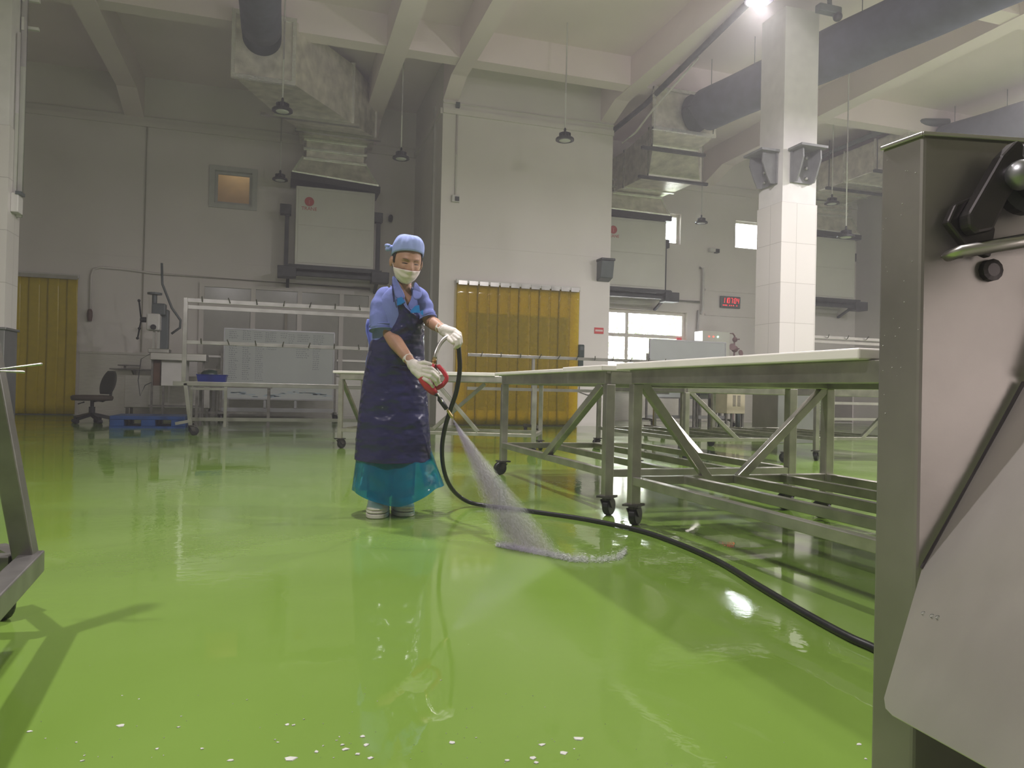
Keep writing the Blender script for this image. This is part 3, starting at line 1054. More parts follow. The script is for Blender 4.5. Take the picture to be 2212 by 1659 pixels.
t = thing('wall_dispenser', 'dark grey box on the edge of the white block wall', 'dispenser', (6.55, YB, 3.1))
MB().hexa([(6.40, YB - 0.20, 3.14), (6.70, YB - 0.20, 3.14), (6.70, YB, 3.08), (6.40, YB, 3.08)],
          [(6.40, YB - 0.26, 3.50), (6.70, YB - 0.26, 3.50), (6.70, YB, 3.53), (6.40, YB, 3.53)]).build('dispenser_body', M_DISP, t, bevel=0.02)
MB().box((6.39, YB - 0.28, 3.50), (6.71, YB, 3.55)).build('lid', M_DARK, t, bevel=0.01)
t = thing('wall_sign', 'small red sign with white writing low on the block wall', 'sign', (6.48, YB, 1.98))
MB().box((6.38, YB - 0.012, 1.97), (6.59, YB, 2.10)).build('sign_plate', M_RED, t)
m = MB().box((6.40, YB - 0.014, 2.018), (6.57, YB - 0.012, 2.055))
m.build('white_band', M_WHITE, t)
m = MB()
for q in range(5):
    x = 6.41 + q * 0.032
    m.box((x, YB - 0.0155, 2.024), (x + 0.020, YB - 0.014, 2.028)).box((x + 0.008, YB - 0.0155, 2.022), (x + 0.012, YB - 0.014, 2.05))
    m.box((x + 0.002, YB - 0.0155, 2.038), (x + 0.02, YB - 0.014, 2.042))
m.build('lettering', M_RED, t)
t = thing('wall_handset', 'dark green handset on the block wall right of the yellow curtain', 'handset', (5.98, YB, 1.3))
MB().box((6.00, YB - 0.09, 1.44), (6.13, YB, 1.72)).build('handset_body', M_PHONE, t, bevel=0.02)
MB().box((6.01, YB - 0.07, 1.14), (6.12, YB, 1.42)).build('cradle', M_PHONE, t, bevel=0.015)
MB().box((6.03, YB - 0.095, 1.60), (6.10, YB - 0.089, 1.68)).build('display', M_DISP, t)
MB().tube([(6.06, YB - 0.03, 1.14), (6.06, YB - 0.015, 0.72), (6.25, YB - 0.015, 0.66), (6.6, YB - 0.015, 0.70)], 0.008, 6).build('cord', M_BLACK, t)
t = thing('junction_box', 'small black-faced box at the end of a conduit on the block wall', 'junction box', (3.29, YB, 4.5))
MB().box((3.21, YB - 0.07, 4.46), (3.37, YB, 4.60)).build('box_body', M_PAINT, t, bevel=0.008)
MB().box((3.27, YB - 0.10, 4.48), (3.35, YB - 0.07, 4.56)).build('isolator_knob', M_BLACK, t)
MB().tube([(3.29, YB - 0.02, 4.60), (3.29, YB - 0.02, 6.24)], 0.017, 8).build('conduit', M_WALL, t, smooth=True)
MB().box((3.25, YB - 0.07, 6.36), (3.33, YB, 6.46)).build('conduit_box', M_DISP, t)

t = thing('wall_conduit', 'white conduit with brown plug bending down beside the left curtain', 'conduit', (-3.8, YW, 2.0))
zt_ = 3.10
MB().tube([(2.0, YW - 0.03, 3.02), (-2.6, YW - 0.03, 3.07), (-3.2, YW - 0.03, 3.12), (-3.65, YW - 0.03, 3.13), (-3.78, YW - 0.03, 3.08), (-3.82, YW - 0.03, 2.95), (-3.82, YW - 0.03, 2.15)], 0.026, 8).build('conduit', M_WALL, t, smooth=True)
MB().lathe([(0.03, 0.15), (0.05, 0.10), (0.055, 0.0), (0.04, -0.1)], (-3.82, YW - 0.06, 2.08), 12).build('plug', mat('brown_plug', (0.13, 0.07, 0.05), 0.5), t)

# digital clock: 11:07:04 in seven segments
t = thing('digital_clock', 'black digital clock with red digits on the far wall', 'clock', (11.75, YW, 3.1))
MB().box((11.44, YW - 0.07, 3.11), (12.06, YW - 0.01, 3.43)).build('clock_case', M_DISP, t, bevel=0.01)
SEG = {'0': 'abcdef', '1': 'bc', '7': 'abc', '4': 'bcfg'}
m = MB()
yc = YW - 0.074


def digit(m, ch, x, z, w, h):
    k_ = 0.16 * h
    sl = 0.10 * h
    def pt(a, b_):
        return V((x + a * w + b_ * sl, yc, z + b_ * h))
    ends = {'a': ((0, 1), (1, 1)), 'b': ((1, 1), (1, .5)), 'c': ((1, .5), (1, 0)), 'd': ((0, 0), (1, 0)), 'e': ((0, .5), (0, 0)), 'f': ((0, 1), (0, .5)), 'g': ((0, .5), (1, .5))}
    for s_ in SEG[ch]:
        p, q = ends[s_]
        m.bar(pt(*p), pt(*q), 0.012, 0.006, up=(0, 1, 0))


for ch, x in zip('110704', (11.50, 11.58, 11.655, 11.745, 11.855, 11.945)):
    digit(m, ch, x, 3.245, 0.05, 0.135)
for x in (11.637, 11.838):
    for z in (3.275, 3.335):
        m.box((x - 0.006, yc - 0.003, z), (x + 0.006, yc + 0.003, z + 0.012))
m.build('time_digits', M_LED, t)
m = MB()
for x, w in ((11.50, 0.04), (11.555, 0.085), (11.70, 0.025), (11.755, 0.03), (11.82, 0.03), (11.93, 0.022)):
    m.box((x, yc - 0.003, 3.168), (x + w, yc + 0.003, 3.192))
m.build('date_row', M_LED, t)
struct(MB().box((10.98, YW - 0.03, 2.88), (12.9, YW, 2.93)).box((10.98, YW - 0.03, 3.55), (12.9, YW, 3.60)).build('trim_%d' % k, M_WALL)); k += 1
t = thing('wall_pipe', 'white pipe bending down the far wall right of the wide window', 'pipe', (10.95, YW, 1.4))
MB().tube([(10.80, YW - 0.02, 4.16), (10.85, YW - 0.08, 4.14), (10.88, YW - 0.08, 4.0), (10.87, YW - 0.08, 3.0), (10.82, YW - 0.08, 2.9)], 0.035, 10).build('pipe_run', M_PAINT, t, smooth=True)
MB().tube([(8.6, YW - 0.06, 3.22), (10.78, YW - 0.06, 3.22)], 0.035, 8).tube([(10.76, YW - 0.06, 3.0), (10.72, YW - 0.06, 1.5)], 0.03, 8).build('branch_pipe', M_PAINT, t, smooth=True)
t = tag(MB().box((10.18, YW + 0.06, 2.02), (10.33, YW + 0.07, 2.24)).build('window_notice', mat('bright_red_film', (0.85, 0.03, 0.06), 0.5, var=0.03, emit=None)), 'bright red notice in the corner of the wide window', 'notice')

# ------------------------------------------------------------------ furniture builders
def caster(c, parent, h=0.13, r=0.055, ang=0.4, w=0.042):
    """swivel caster whose wheel touches the floor under c (x, y); top plate at height h"""
    x, y = c
    d = V((math.cos(ang), math.sin(ang), 0))
    s_ = V((-d.y, d.x, 0))
    o = V((x, y, 0))
    wc = o + d * r * 0.5 + V((0, 0, r))
    m = MB()
    m.bar(o + V((0, 0, h - 0.012)) - d * 0.05, o + V((0, 0, h - 0.012)) + d * 0.05, 0.09, 0.012)
    m.lathe([(0.028, h - 0.035), (0.028, h - 0.012)], o, 12)
    for q in (-1, 1):
        e = s_ * q * (w / 2 + 0.006)
        m.prism([o + e - d * 0.03 + V((0, 0, h - 0.03)), o + e + d * 0.03 + V((0, 0, h - 0.03)), wc + e + d * 0.018, wc + e - d * 0.018 - V((0, 0, 0.008))], s_ * q * 0.004)
    f = m.build('caster', M_CAST, parent)
    MB().lathe([(r * 0.3, -w / 2 - 0.002), (r * 0.9, -w / 2), (r, -w / 2 + 0.006), (r, w / 2 - 0.006), (r * 0.9, w / 2), (r * 0.3, w / 2 + 0.002)], wc, 20, s_).build('wheel', M_RUB, f)
    return f


def steel_table(name, label, o, dx, dy, zt, legs, rails=(), tube_=0.05, braces=(), top_rail=0.09, mt=None, cast=0.115, shelf_z=0.24, slats=0):
    """welded tube table: o = corner leg (x, y); dx, dy = the two leg spans (vectors)"""
    mt = mt or M_STEEL
    o = V((o[0], o[1], 0))
    dx, dy = V((*dx, 0)), V((*dy, 0))
    t = thing(name, label, 'table', o + (dx + dy) * 0.5, 'steel processing tables')
    def at(a, b_, z):
        return o + dx * a + dy * b_ + V((0, 0, z))
    for n_, (a, b_) in enumerate(legs):
        MB().bar(at(a, b_, cast), at(a, b_, zt - top_rail), tube_, up=dy).build('leg', mt, t, bevel=0.004)
        caster(tuple(at(a, b_, 0))[:2], t, h=cast + 0.01, ang=0.7 + n_ * 1.3)
    for a0, b0, a1, b1 in ((0, 0, 1, 0), (0, 1, 1, 1), (0, 0, 0, 1), (1, 0, 1, 1)):
        MB().bar(at(a0, b0, zt - top_rail / 2), at(a1, b1, zt - top_rail / 2), tube_, top_rail).build('top_rail', mt, t, bevel=0.003)
        MB().bar(at(a0, b0, shelf_z), at(a1, b1, shelf_z), tube_ * 0.8).build('lower_rail', mt, t, bevel=0.003)
    for q in range(slats):
        a = (q + 1) / (slats + 1)
        MB().bar(at(a, 0, shelf_z), at(a, 1, shelf_z), tube_ * 0.8).build('shelf_slat', mt, t, bevel=0.003)
    for (a0, b0, z0), (a1, b1, z1) in braces:
        MB().bar(at(a0, b0, z0), at(a1, b1, z1), tube_ * 0.85).build('brace', mt, t, bevel=0.003)
    MB().hexa([at(-.02, -.01, zt - 0.012), at(1.02, -.01, zt - 0.012), at(1.02, 1.01, zt - 0.012), at(-.02, 1.01, zt - 0.012)],
              [at(-.02, -.01, zt), at(1.02, -.01, zt), at(1.02, 1.01, zt), at(-.02, 1.01, zt)]).build('table_top', mt, t)
    return t


def board(label, quad, z, h, group='white cutting boards on the tables'):
    m = MB().hexa([V((*q, z)) for q in quad], [V((*q, z + h)) for q in quad])
    return tag(m.build('cutting_board', M_BOARD, bevel=0.006), label, 'cutting board', group)


L4 = ((0, 0), (1, 0), (0, 1), (1, 1))
# the near table, running from its far end frame (y 3.65) toward the camera
steel_table('steel_table', 'long steel table on casters running behind the right-hand machine', (1.86, 3.65), (1.27, 0), (0, -2.35), 0.845, L4,
            slats=3, tube_=0.056, top_rail=0.075,
            braces=(((0.03, 0, 0.775), (0.36, 0, 0.25)), ((0.98, 0, 0.775), (0.52, 0, 0.25))), shelf_z=0.245)
board('thick white board along the edge of the right steel table', [(1.79, 1.95), (2.42, 1.95), (2.42, 3.76), (1.79, 3.76)], 0.846, 0.038)
# the middle table
steel_table('steel_table', 'steel table on casters in the middle, beyond the end of the right one', (1.85, 3.97), (1.27, 0), (0, 2.10), 0.845, L4,
            slats=2, tube_=0.056, top_rail=0.075,
            braces=(((0, 0.03, 0.775), (0, 0.50, 0.25)), ((1, 0.97, 0.775), (1, 0.5, 0.25))), shelf_z=0.25)
board('white board at the near end of the middle steel table', [(1.78, 3.93), (2.52, 3.93), (2.52, 4.55), (1.78, 4.55)], 0.846, 0.034)
board('yellowed white board at the far end of the middle steel table', [(1.78, 4.57), (2.48, 4.57), (2.50, 6.16), (1.78, 6.16)], 0.846, 0.026)
# the cross table behind the woman
dxD = (2.05, -0.98)
steel_table('steel_table', 'steel table standing crosswise behind the woman', (0.70, 8.85), dxD, (0.33, 0.70), 0.875, L4, tube_=0.05, top_rail=0.07,
            braces=(((0.50, 0, 0.79), (0.72, 0, 0.24)), ((0.72, 0.5, 0.79), (0.45, 0.5, 0.24)), ((0, .06, 0.79), (0, .94, 0.24))), shelf_z=0.215)
oD = V((0.70, 8.85))


def onD(a, b_):
    return tuple(oD + V(dxD) * a + V((0.33, 0.70)) * b_)


board('thin white board on the left half of the cross table', [onD(-.04, -.06), onD(.40, -.06), onD(.40, .9), onD(-.04, .9)], 0.876, 0.03)
board('white board on the cross table just right of the woman', [onD(.42, -.06), onD(.80, -.06), onD(.80, .9), onD(.42, .9)], 0.876, 0.04)
m = MB().hexa([V((*onD(.82, -.02), .876)), V((*onD(.95, -.02), .876)), V((*onD(.95, .4), .876)), V((*onD(.82, .4), .876))],
              [V((*onD(.82, -.02), .905)), V((*onD(.95, -.02), .905)), V((*onD(.95, .4), .905)), V((*onD(.82, .4), .905))])
tag(m.build('black_tray', M_BLACK, bevel=0.004), 'flat black tray at the right end of the cross table', 'tray')
# table further back under the clock
steel_table('steel_table', 'dark steel table seen through the legs of the right table', (4.05, 6.8), (1.25, 0), (0, 2.2), 0.83, L4, slats=2, tube_=0.05,
            braces=(((0.03, 0, 0.75), (0.5, 0, 0.25)),), shelf_z=0.25)
steel_table('steel_table', 'low steel table nearest the foot of the tiled column', (5.85, 7.0), (1.25, 0), (0, 2.1), 0.83, L4, slats=2, tube_=0.05,
            braces=(((0.97, 0, 0.75), (0.5, 0, 0.25)),), shelf_z=0.25)


def hook_rail(p, q, n, parent, w=0.05, lean=V((0, -1, 0)), first=0.06):
    p, q = V(p), V(q)
    MB().bar(p, q, 0.025, w).build('rail', M_RACK, parent, bevel=0.003)
    for j in range(n):
        c = p + (q - p) * (first + (1 - first * 1.5) * j / (n - 1))
        MB().tube([c + V((0, -0.012, -0.012)), c + lean * 0.04 + V((0, 0, -0.005)), c + lean * 0.085 + V((0.02 * math.sin(j * 5), 0, 0.05))], 0.008, 6).build('hook', M_STEELD, parent)


# hanging rack at the left
YF = 11.1
t = thing('hanging_rack', 'long wheeled hanging rack with hook rails at the left, before the whiteboard', 'rack', (0, YF, 0), 'hook racks')
for x in (-1.245, 1.95):
    MB().bar((x, YF, 0.74), (x, YF, 1.90), 0.055).build('upright', M_RACK, t, bevel=0.004)
    MB().bar((x + 0.02, YF, 0.72), (x + 0.10, YF, 0.14), 0.05).build('leg', M_RACK, t, bevel=0.004)
    MB().bar((x + 0.02, YF + 0.75, 0.72), (x + 0.02, YF + 0.75, 0.14), 0.05).build('leg', M_RACK, t, bevel=0.004)
    MB().bar((x, YF, 0.70), (x, YF + 0.75, 0.70), 0.05).build('side_rail', M_RACK, t)
    MB().bar((x - 0.09, YF - 0.02, 0.16), (x + 0.1, YF - 0.02, 0.20), 0.04).build('foot_bar', M_RACK, t)
    caster((x + 0.12, YF), t, h=0.15, r=0.06, ang=0.2)
    caster((x + 0.04, YF + 0.75), t, h=0.15, r=0.06, ang=2.0)
hook_rail((-1.22, YF - 0.02, 1.865), (1.93, YF - 0.02, 1.865), 9, t, 0.06)
MB().bar((-1.22, YF + 0.03, 1.775), (1.93, YF + 0.03, 1.775), 0.03, 0.05).build('rail', M_RACK, t)
hook_rail((-1.22, YF - 0.02, 1.285), (1.93, YF - 0.02, 1.285), 9, t, 0.05)
MB().bar((-1.38, YF, 0.715), (1.97, YF, 0.715), 0.05, 0.06).build('rail', M_RACK, t, bevel=0.004)
MB().bar((-1.2, YF + 0.75, 0.19), (1.95, YF + 0.75, 0.19), 0.04, 0.05).build('rail', M_RACK, t)
MB().bar((-0.72, YF + 0.3, 0.68), (-0.72, YF + 0.3, 0.10), 0.04).build('leg', M_RACK, t)
MB().bar((-1.2, YF + 0.3, 0.645), (-0.70, YF + 0.3, 0.645), 0.035).build('brace', M_RACK, t)

# second hook rack behind the tables
YE = 11.6
t = thing('hanging_rack', 'low hook rack standing before the yellow doorway curtain', 'rack', (5.4, YE, 0), 'hook racks')
hook_rail((2.9, YE, 1.28), (6.55, YE, 1.28), 11, t, 0.05)
MB().bar((2.9, YE, 0.74), (6.55, YE, 0.74), 0.04, 0.05).build('rail', M_RACK, t)
for x in (4.03, 6.3):
    MB().bar((x, YE + 0.03, 0.11), (x, YE + 0.03, 1.26), 0.045).build('upright', M_RACK, t)
    MB().bar((x - 0.02, YE - 0.35, 0.14), (x - 0.02, YE + 0.35, 0.14), 0.045).build('foot_bar', M_STEELD, t)
    for y in (-0.3, 0.3):
        caster((x - 0.02, YE + y), t, h=0.125, ang=1.0 + y)
# third rack right of the column
YG = 11.6
t = thing('hanging_rack', 'hook rack right of the tiled column, half hidden by the machine', 'rack', (11.2, YG, 0), 'hook racks')
hook_rail((9.3, YG, 1.86), (11.75, YG, 1.86), 6, t, 0.055)
MB().bar((9.3, YG + 0.05, 1.78), (11.75, YG + 0.05, 1.78), 0.03, 0.05).build('rail', M_RACK, t)
for x in (9.35, 11.7):
    MB().bar((x, YG + 0.02, 0.12), (x, YG + 0.02, 1.84), 0.05).build('upright', M_RACK, t)
    MB().bar((x, YG - 0.35, 0.15), (x, YG + 0.35, 0.15), 0.045).build('foot_bar', M_RACK, t)
    for y in (-0.3, 0.3):
        caster((x, YG + y), t, h=0.135, ang=1.5 + y)
for z in (0.32, 0.62):
    MB().bar((9.35, YG - 0.1, z), (11.7, YG - 0.1, z), 0.04, 0.05).build('rail', M_RACK, t)


# whiteboards on wheeled stands
def whiteboard(label, x0, x1, y, z0, z1, scribble, seed):
    t = thing('whiteboard', label, 'whiteboard', ((x0 + x1) / 2, y, 0), 'wheeled whiteboards')
    MB().box((x0, y - 0.012, z0), (x1, y + 0.012, z1)).build('board', M_WB, t)
    f = MB()
    f.box((x0 - 0.02, y - 0.02, z1), (x1 + 0.02, y + 0.02, z1 + 0.03)).box((x0 - 0.02, y - 0.03, z0 - 0.03), (x1 + 0.02, y + 0.02, z0))
    f.box((x0 - 0.025, y - 0.02, z0), (x0, y + 0.02, z1)).box((x1, y - 0.02, z0), (x1 + 0.025, y + 0.02, z1))
    f.build('board_frame', M_CLAD, t)
    for x in (x0 - 0.055, x1 + 0.055):
        MB().box((x - 0.02, y + 0.0, 0.16), (x + 0.02, y + 0.04, z1 - 0.3)).build('upright', M_STEELD, t)
        MB().bar((x, y - 0.30, 0.15), (x, y + 0.32, 0.15), 0.045).build('foot_bar', M_STEELD, t)
        for q in (-0.26, 0.28):
            caster((x, y + q), t, h=0.135, ang=q * 4)
    MB().bar((x0 - 0.04, y + 0.02, 0.20), (x1 + 0.04, y + 0.02, 0.20), 0.03, 0.08).build('stretcher', M_CLAD, t)
    for x in (x0 + 0.8, x1 - 0.75):
        MB().bar((x, y + 0.02, 0.23), (x, y + 0.02, z0 - 0.03), 0.05, 0.03).build('strut', M_CLAD, t)
    rnd = random.Random(seed)
    m = MB()
    for (xa, w, za, zb) in scribble:
        z = zb
        while z > za:
            x = xa
            while x < xa + w * rnd.uniform(0.75, 1.0):
                l_ = rnd.uniform(0.012, 0.04)
                dz = rnd.uniform(-0.008, 0.008)
                m.bar((x, y - 0.0135, z + dz), (x + l_, y - 0.0135, z - dz), 0.006, 0.002, up=(0, 1, 0))
                if rnd.random() < 0.5:
                    m.bar((x + l_ / 2, y - 0.0135, z - 0.014), (x + l_ / 2 + dz, y - 0.0135, z + 0.016), 0.002, 0.005, up=(0, 1, 0))
                x += l_ + rnd.uniform(0.006, 0.02)
            z -= 0.043
    m.build('handwriting', M_INK, t)
    return t


W0, W1 = -1.06, 1.10
SCR = [(-0.98, .16, 1.64, 1.80), (-0.72, .15, 1.64, 1.82), (-0.50, .17, 1.64, 1.80), (-0.28, .20, 1.60, 1.80), (0.02, .12, 1.70, 1.80), (0.18, .12, 1.60, 1.78),
       (0.36, .26, 1.62, 1.78), (0.68, .22, 1.60, 1.78),
       (-0.98, .16, 0.80, 1.50), (-0.72, .14, 0.80, 1.52), (-0.47, .16, 0.80, 1.50), (-0.25, .18, 1.44, 1.50), (0.34, .24, 1.30, 1.48), (0.68, .13, 1.06, 1.50)]
t = whiteboard('wide whiteboard full of handwritten lists behind the long hanging rack', W0, W1, 16.2, 0.44, 1.84, SCR, 3)
m = MB()
rnd = random.Random(8)
for q in range(60):
    x = rnd.uniform(W0 + 0.1, W1 - 0.1)
    z = 0.52 + 0.06 * math.sin(x * 4) + rnd.uniform(-0.03, 0.04)
    m.box((x, 16.1865, z), (x + rnd.uniform(.05, .18), 16.188, z + rnd.uniform(.006, .02)))
m.build('smudges', M_SMUDGE, t)
whiteboard('whiteboard below the digital clock, in front of the wide window', 7.98, 9.92, 15.0, 0.65, 1.93, [(8.6, .5, .75, .95), (9.2, .35, .72, .95)], 5)

# office chair
t = thing('office_chair', 'brown office chair by the yellow curtain', 'chair', (-3.02, 14.2, 0))
cx, cy = -3.02, 14.2
m = MB()
m.rings([[V((cx + a * 0.31, cy + b_ * 0.25, z)) for a, b_ in [(math.copysign(abs(math.cos(q)) ** .6, math.cos(q)) * s_, math.copysign(abs(math.sin(q)) ** .6, math.sin(q)) * s_) for q in [2 * PI * j / 24 for j in range(24)]]]
         for z, s_ in ((0.385, 0.75), (0.39, 0.95), (0.42, 1.0), (0.455, 1.0), (0.475, 0.92), (0.48, 0.6))])
m.build('seat', M_CHAIR, t, smooth=True)
rs = []
for j in range(11):
    s_ = j / 10
    z = 0.50 + 0.40 * s_
    c = V((cx + 0.22 + 0.10 * s_, cy + 0.05, z))
    w = 0.22 * (math.sin(PI * (0.14 + 0.80 * s_)) ** 0.5)
    rs.append([c + V((0.035 * math.cos(q), w * math.sin(q), 0)) for q in [2 * PI * i_ / 20 for i_ in range(20)]])
m = MB().rings(rs)
rotc = Matrix.Rotation(0.75, 3, 'Z')
for q in m.v:
    e = rotc @ (q - V((cx + .25, cy, 0)))
    q.x, q.y = e.x + cx + .25, e.y + cy
m.build('backrest', mat('dark_olive_backrest', (0.035, 0.036, 0.028), 0.7, bump=0.2), t, smooth=True)
MB().tube([(cx, cy, 0.37), (cx + 0.16, cy, 0.38), (cx + 0.27, cy + 0.01, 0.44), (cx + 0.29, cy + 0.03, 0.62)], 0.022, 8).build('back_bracket', M_BLACK, t, smooth=True)
MB().lathe([(0.05, 0.15), (0.05, 0.28), (0.03, 0.28), (0.03, 0.385)], (cx, cy, 0), 14).build('gas_lift', M_BLACK, t)
m = MB()
for q in range(5):
    a = 2 * PI * q / 5 + 0.3
    e = V((cx + 0.29 * math.cos(a), cy + 0.29 * math.sin(a), 0.085))
    m.bar((cx, cy, 0.16), e, 0.07, 0.06)
m.build('star_base', M_BLACK, t)
for q in range(5):
    a = 2 * PI * q / 5 + 0.3
    e = V((cx + 0.30 * math.cos(a), cy + 0.30 * math.sin(a), 0.036))
    MB().lathe([(0.034, -0.035), (0.036, -0.03), (0.036, 0.03), (0.034, 0.035)], e, 14, V((-math.sin(a), math.cos(a), 0))).tube([e, e + V((0, 0, 0.055))], 0.01, 6).build('caster', M_BLACK, t)
MB().tube([(cx - 0.1, cy - 0.1, 0.36), (cx - 0.17, cy - 0.18, 0.33)], 0.012, 6).build('height_lever', M_BLACK, t)

# drill-like press on its bench
t = thing('pillar_press', 'grey and white press with a black handwheel on a pillar bench', 'machine', (-2.2, 15.5, 0))
px_, py_ = -2.28, 15.5
m = MB().box((px_ - 0.02, py_ - 0.03, 1.30), (px_ + 0.02, py_ + 0.01, 1.78)).box((px_ + 0.06, py_ - 0.03, 1.30), (px_ + 0.11, py_ + 0.02, 1.78))
m.build('guide_pillar', M_RACK, t)
MB().box((px_ + 0.08, py_ + 0.03, 1.30), (px_ + 0.24, py_ + 0.22, 2.12)).build('column_body', M_DISP, t, bevel=0.02)
MB().box((px_ - 0.12, py_ - 0.16, 1.70), (px_ + 0.12, py_ + 0.1, 2.02)).build('gear_head', M_PAINT, t, bevel=0.03)
MB().box((px_ - 0.04, py_ - 0.12, 2.0), (px_ + 0.20, py_ + 0.1, 2.22)).build('motor_cover', M_DISP, t, bevel=0.02)
MB().lathe([(0.045, 2.20), (0.045, 2.38), (0.13, 2.385), (0.13, 2.42), (0.05, 2.43)], (px_, py_ - 0.05, 0), 18).build('top_cap', M_DISP, t)
MB().lathe([(0.05, 0), (0.05, 0.10), (0.03, 0.12)], (px_ - 0.12, py_ - 0.05, 1.90), 14, V((-1, 0, 0))).build('wheel_hub', M_BLACK, t)
for a in (0.1, 2.3, 3.3):
    c = V((px_ - 0.22, py_ - 0.05, 1.90))
    e = c + V((-0.05, math.sin(a) * 0.18, math.cos(a) * 0.36 if a != 2.3 else -0.16))
    MB().tube([c, e], 0.014, 8).sphere(e, 0.028, 10, 7).build('wheel_spoke', M_BLACK, t, smooth=True)
MB().lathe([(0.05, -0.02), (0.05, 0.03)], (px_ + 0.01, py_ - 0.17, 1.76), 12, V((0, -1, 0))).build('knob', M_BLACK, t)
MB().box((px_ - 0.08, py_ - 0.12, 1.28), (px_ + 0.28, py_ + 0.22, 1.36)).build('press_base', M_RACK, t, bevel=0.01)
MB().box((px_ + 0.02, py_ - 0.10, 0.66), (px_ + 0.14, py_ + 0.0, 1.26)).build('bench_post', mat('rust_brown_steel', (0.13, 0.075, 0.05), 0.6, 0.3, var=0.2), t)
MB().box((px_ - 0.02, py_ - 0.25, 1.14), (px_ + 0.95, py_ + 0.3, 1.28)).build('bench_top', M_STAIN, t, bevel=0.01)
for x in (px_ + 0.0, px_ + 0.20, px_ + 0.90):
    MB().bar((x, py_ - 0.1, 0.02), (x, py_ - 0.1, 1.15), 0.035).build('leg', M_STEELD, t)
MB().box((px_ + 0.16, py_ - 0.14, 0.66), (px_ + 0.60, py_ + 0.3, 1.14)).build('bench_cabinet', M_PAINT, t, bevel=0.008)
MB().bar((px_ - 0.05, py_ - 0.1, 0.28), (px_ + 0.9, py_ - 0.1, 0.28), 0.03).build('stretcher', M_STEELD, t)
MB().tube([(px_ + 0.1, py_, 3.0), (px_ + 0.12, py_, 2.6), (px_ + 0.30, py_ - 0.02, 2.15), (px_ + 0.46, py_ - 0.02, 1.92), (px_ + 0.45, py_, 1.78), (px_ + 0.3, py_ + 0.02, 1.66)], 0.022, 8).build('cable', M_DISP, t, smooth=True)
MB().tube([(px_ - 0.02, py_ - 0.2, 1.26), (px_ - 0.18, py_ - 0.2, 1.15), (px_ - 0.22, py_ - 0.2, 0.75), (px_ - 0.18, py_ - 0.2, 0.46), (px_ - 0.1, py_ - 0.2, 0.66), (px_, py_ - 0.15, 0.72)], 0.008, 6).build('power_cord', M_BLACK, t)
# wall shelf, steel cabinet panel behind the chair
t = thing('wall_shelf', 'thin steel shelf on the wainscot left of the press', 'shelf', (-2.8, YW - 0.3, 0.95))
MB().box((-3.35, YW - 0.45, 0.97), (-2.30, YW - 0.02, 0.995)).build('shelf_board', M_STEELD, t)
MB().box((-3.2, YW - 0.43, 1.05), (-2.8, YW - 0.2, 1.075)).box((-3.1, YW - 0.35, 0.995), (-3.06, YW - 0.31, 1.05)).build('clamp_frame', M_STEELD, t)
for x in (-2.95, -2.5):
    MB().prism([(x, YW - 0.02, 0.97), (x, YW - 0.40, 0.97), (x, YW - 0.02, 0.80)], (0.03, 0, 0)).build('shelf_bracket', M_RACK, t)
t = thing('steel_cabinet', 'plain steel cabinet under the thin shelf beside the press', 'cabinet', (-2.6, 16.9, 0))
MB().box((-2.95, 16.55, 0.2), (-1.35, 17.1, 0.86)).build('carcass', M_STAIN, t, bevel=0.01)
m = MB().box((-2.92, 16.53, 0.22), (-2.14, 16.55, 0.84)).build('door', M_STAIN, t)
m = MB().box((-2.12, 16.53, 0.22), (-1.38, 16.55, 0.84)).build('door', M_STAIN, t)
for x in (-2.9, -1.4):
    for y in (16.6, 17.05):
        MB().bar((x, y, 0), (x, y, 0.2), 0.05).build('leg', M_STEELD, t)
# blue pallet
t = thing('plastic_pallet', 'blue plastic pallet on edge of the bench on the floor', 'pallet', (-1.95, 13.2, 0))
t['label'] = 'blue plastic pallet on the floor before the press bench'
py0, py1 = 12.75, 13.65
MB().box((-2.47, py0, 0.13), (-1.40, py1, 0.19)).build('deck', M_PALLET, t, bevel=0.01)
for x in (-2.47, -2.03, -1.60):
    for y in (py0, 13.1, 13.47):
        MB().box((x, y, 0.03), (x + 0.20, y + 0.18, 0.13)).build('block', M_PALLET, t, bevel=0.008)
for y in (py0, 13.1, 13.47):
    MB().box((-2.47, y, 0.0), (-1.40, y + 0.18, 0.03)).build('runner', M_PALLET, t)
# trestle with the blue bin behind the rack
t = thing('work_table', 'small steel work table carrying the blue bin behind the rack', 'table', (-0.9, 13.2, 0))
MB().box((-1.30, 12.9, 0.66), (-0.1, 13.6, 0.70)).build('table_top', M_STEELD, t)
for x in (-1.25, -0.15):
    for y in (12.95, 13.55):
        MB().bar((x, y, 0), (x, y, 0.66), 0.045).build('leg', M_STEELD, t)
MB().bar((-1.25, 12.95, 0.25), (-0.15, 12.95, 0.25), 0.035).build('stretcher', M_STEELD, t)
t = thing('plastic_bin', 'bright blue plastic bin on the work table behind the rack', 'bin', (-1.0, 13.2, 0.70))
m = MB()
o_ = [(-1.27, 13.0), (-0.82, 13.0), (-0.82, 13.4), (-1.27, 13.4)]
def grow(s_):
    return [(-1.045 + (a + 1.045) * s_, 13.2 + (b_ - 13.2) * s_) for a, b_ in o_]
m.rings([[V((*q, z)) for q in grow(s_)] for z, s_ in ((0.702, .88), (0.85, 1.0), (0.87, 1.05), (0.87, 0.96), (0.74, 0.85), (0.72, 0.6))])
m.build('bin_body', M_BIN, t)
m = MB().sphere((-1.1, 13.2, 0.86), 0.12, 10, 6, (1.1, 1, .8)).wobble(0.03, 12)
tag(m.build('dark_bag', M_PHONE, smooth=True), 'dark green bag in the bright blue bin', 'bag')

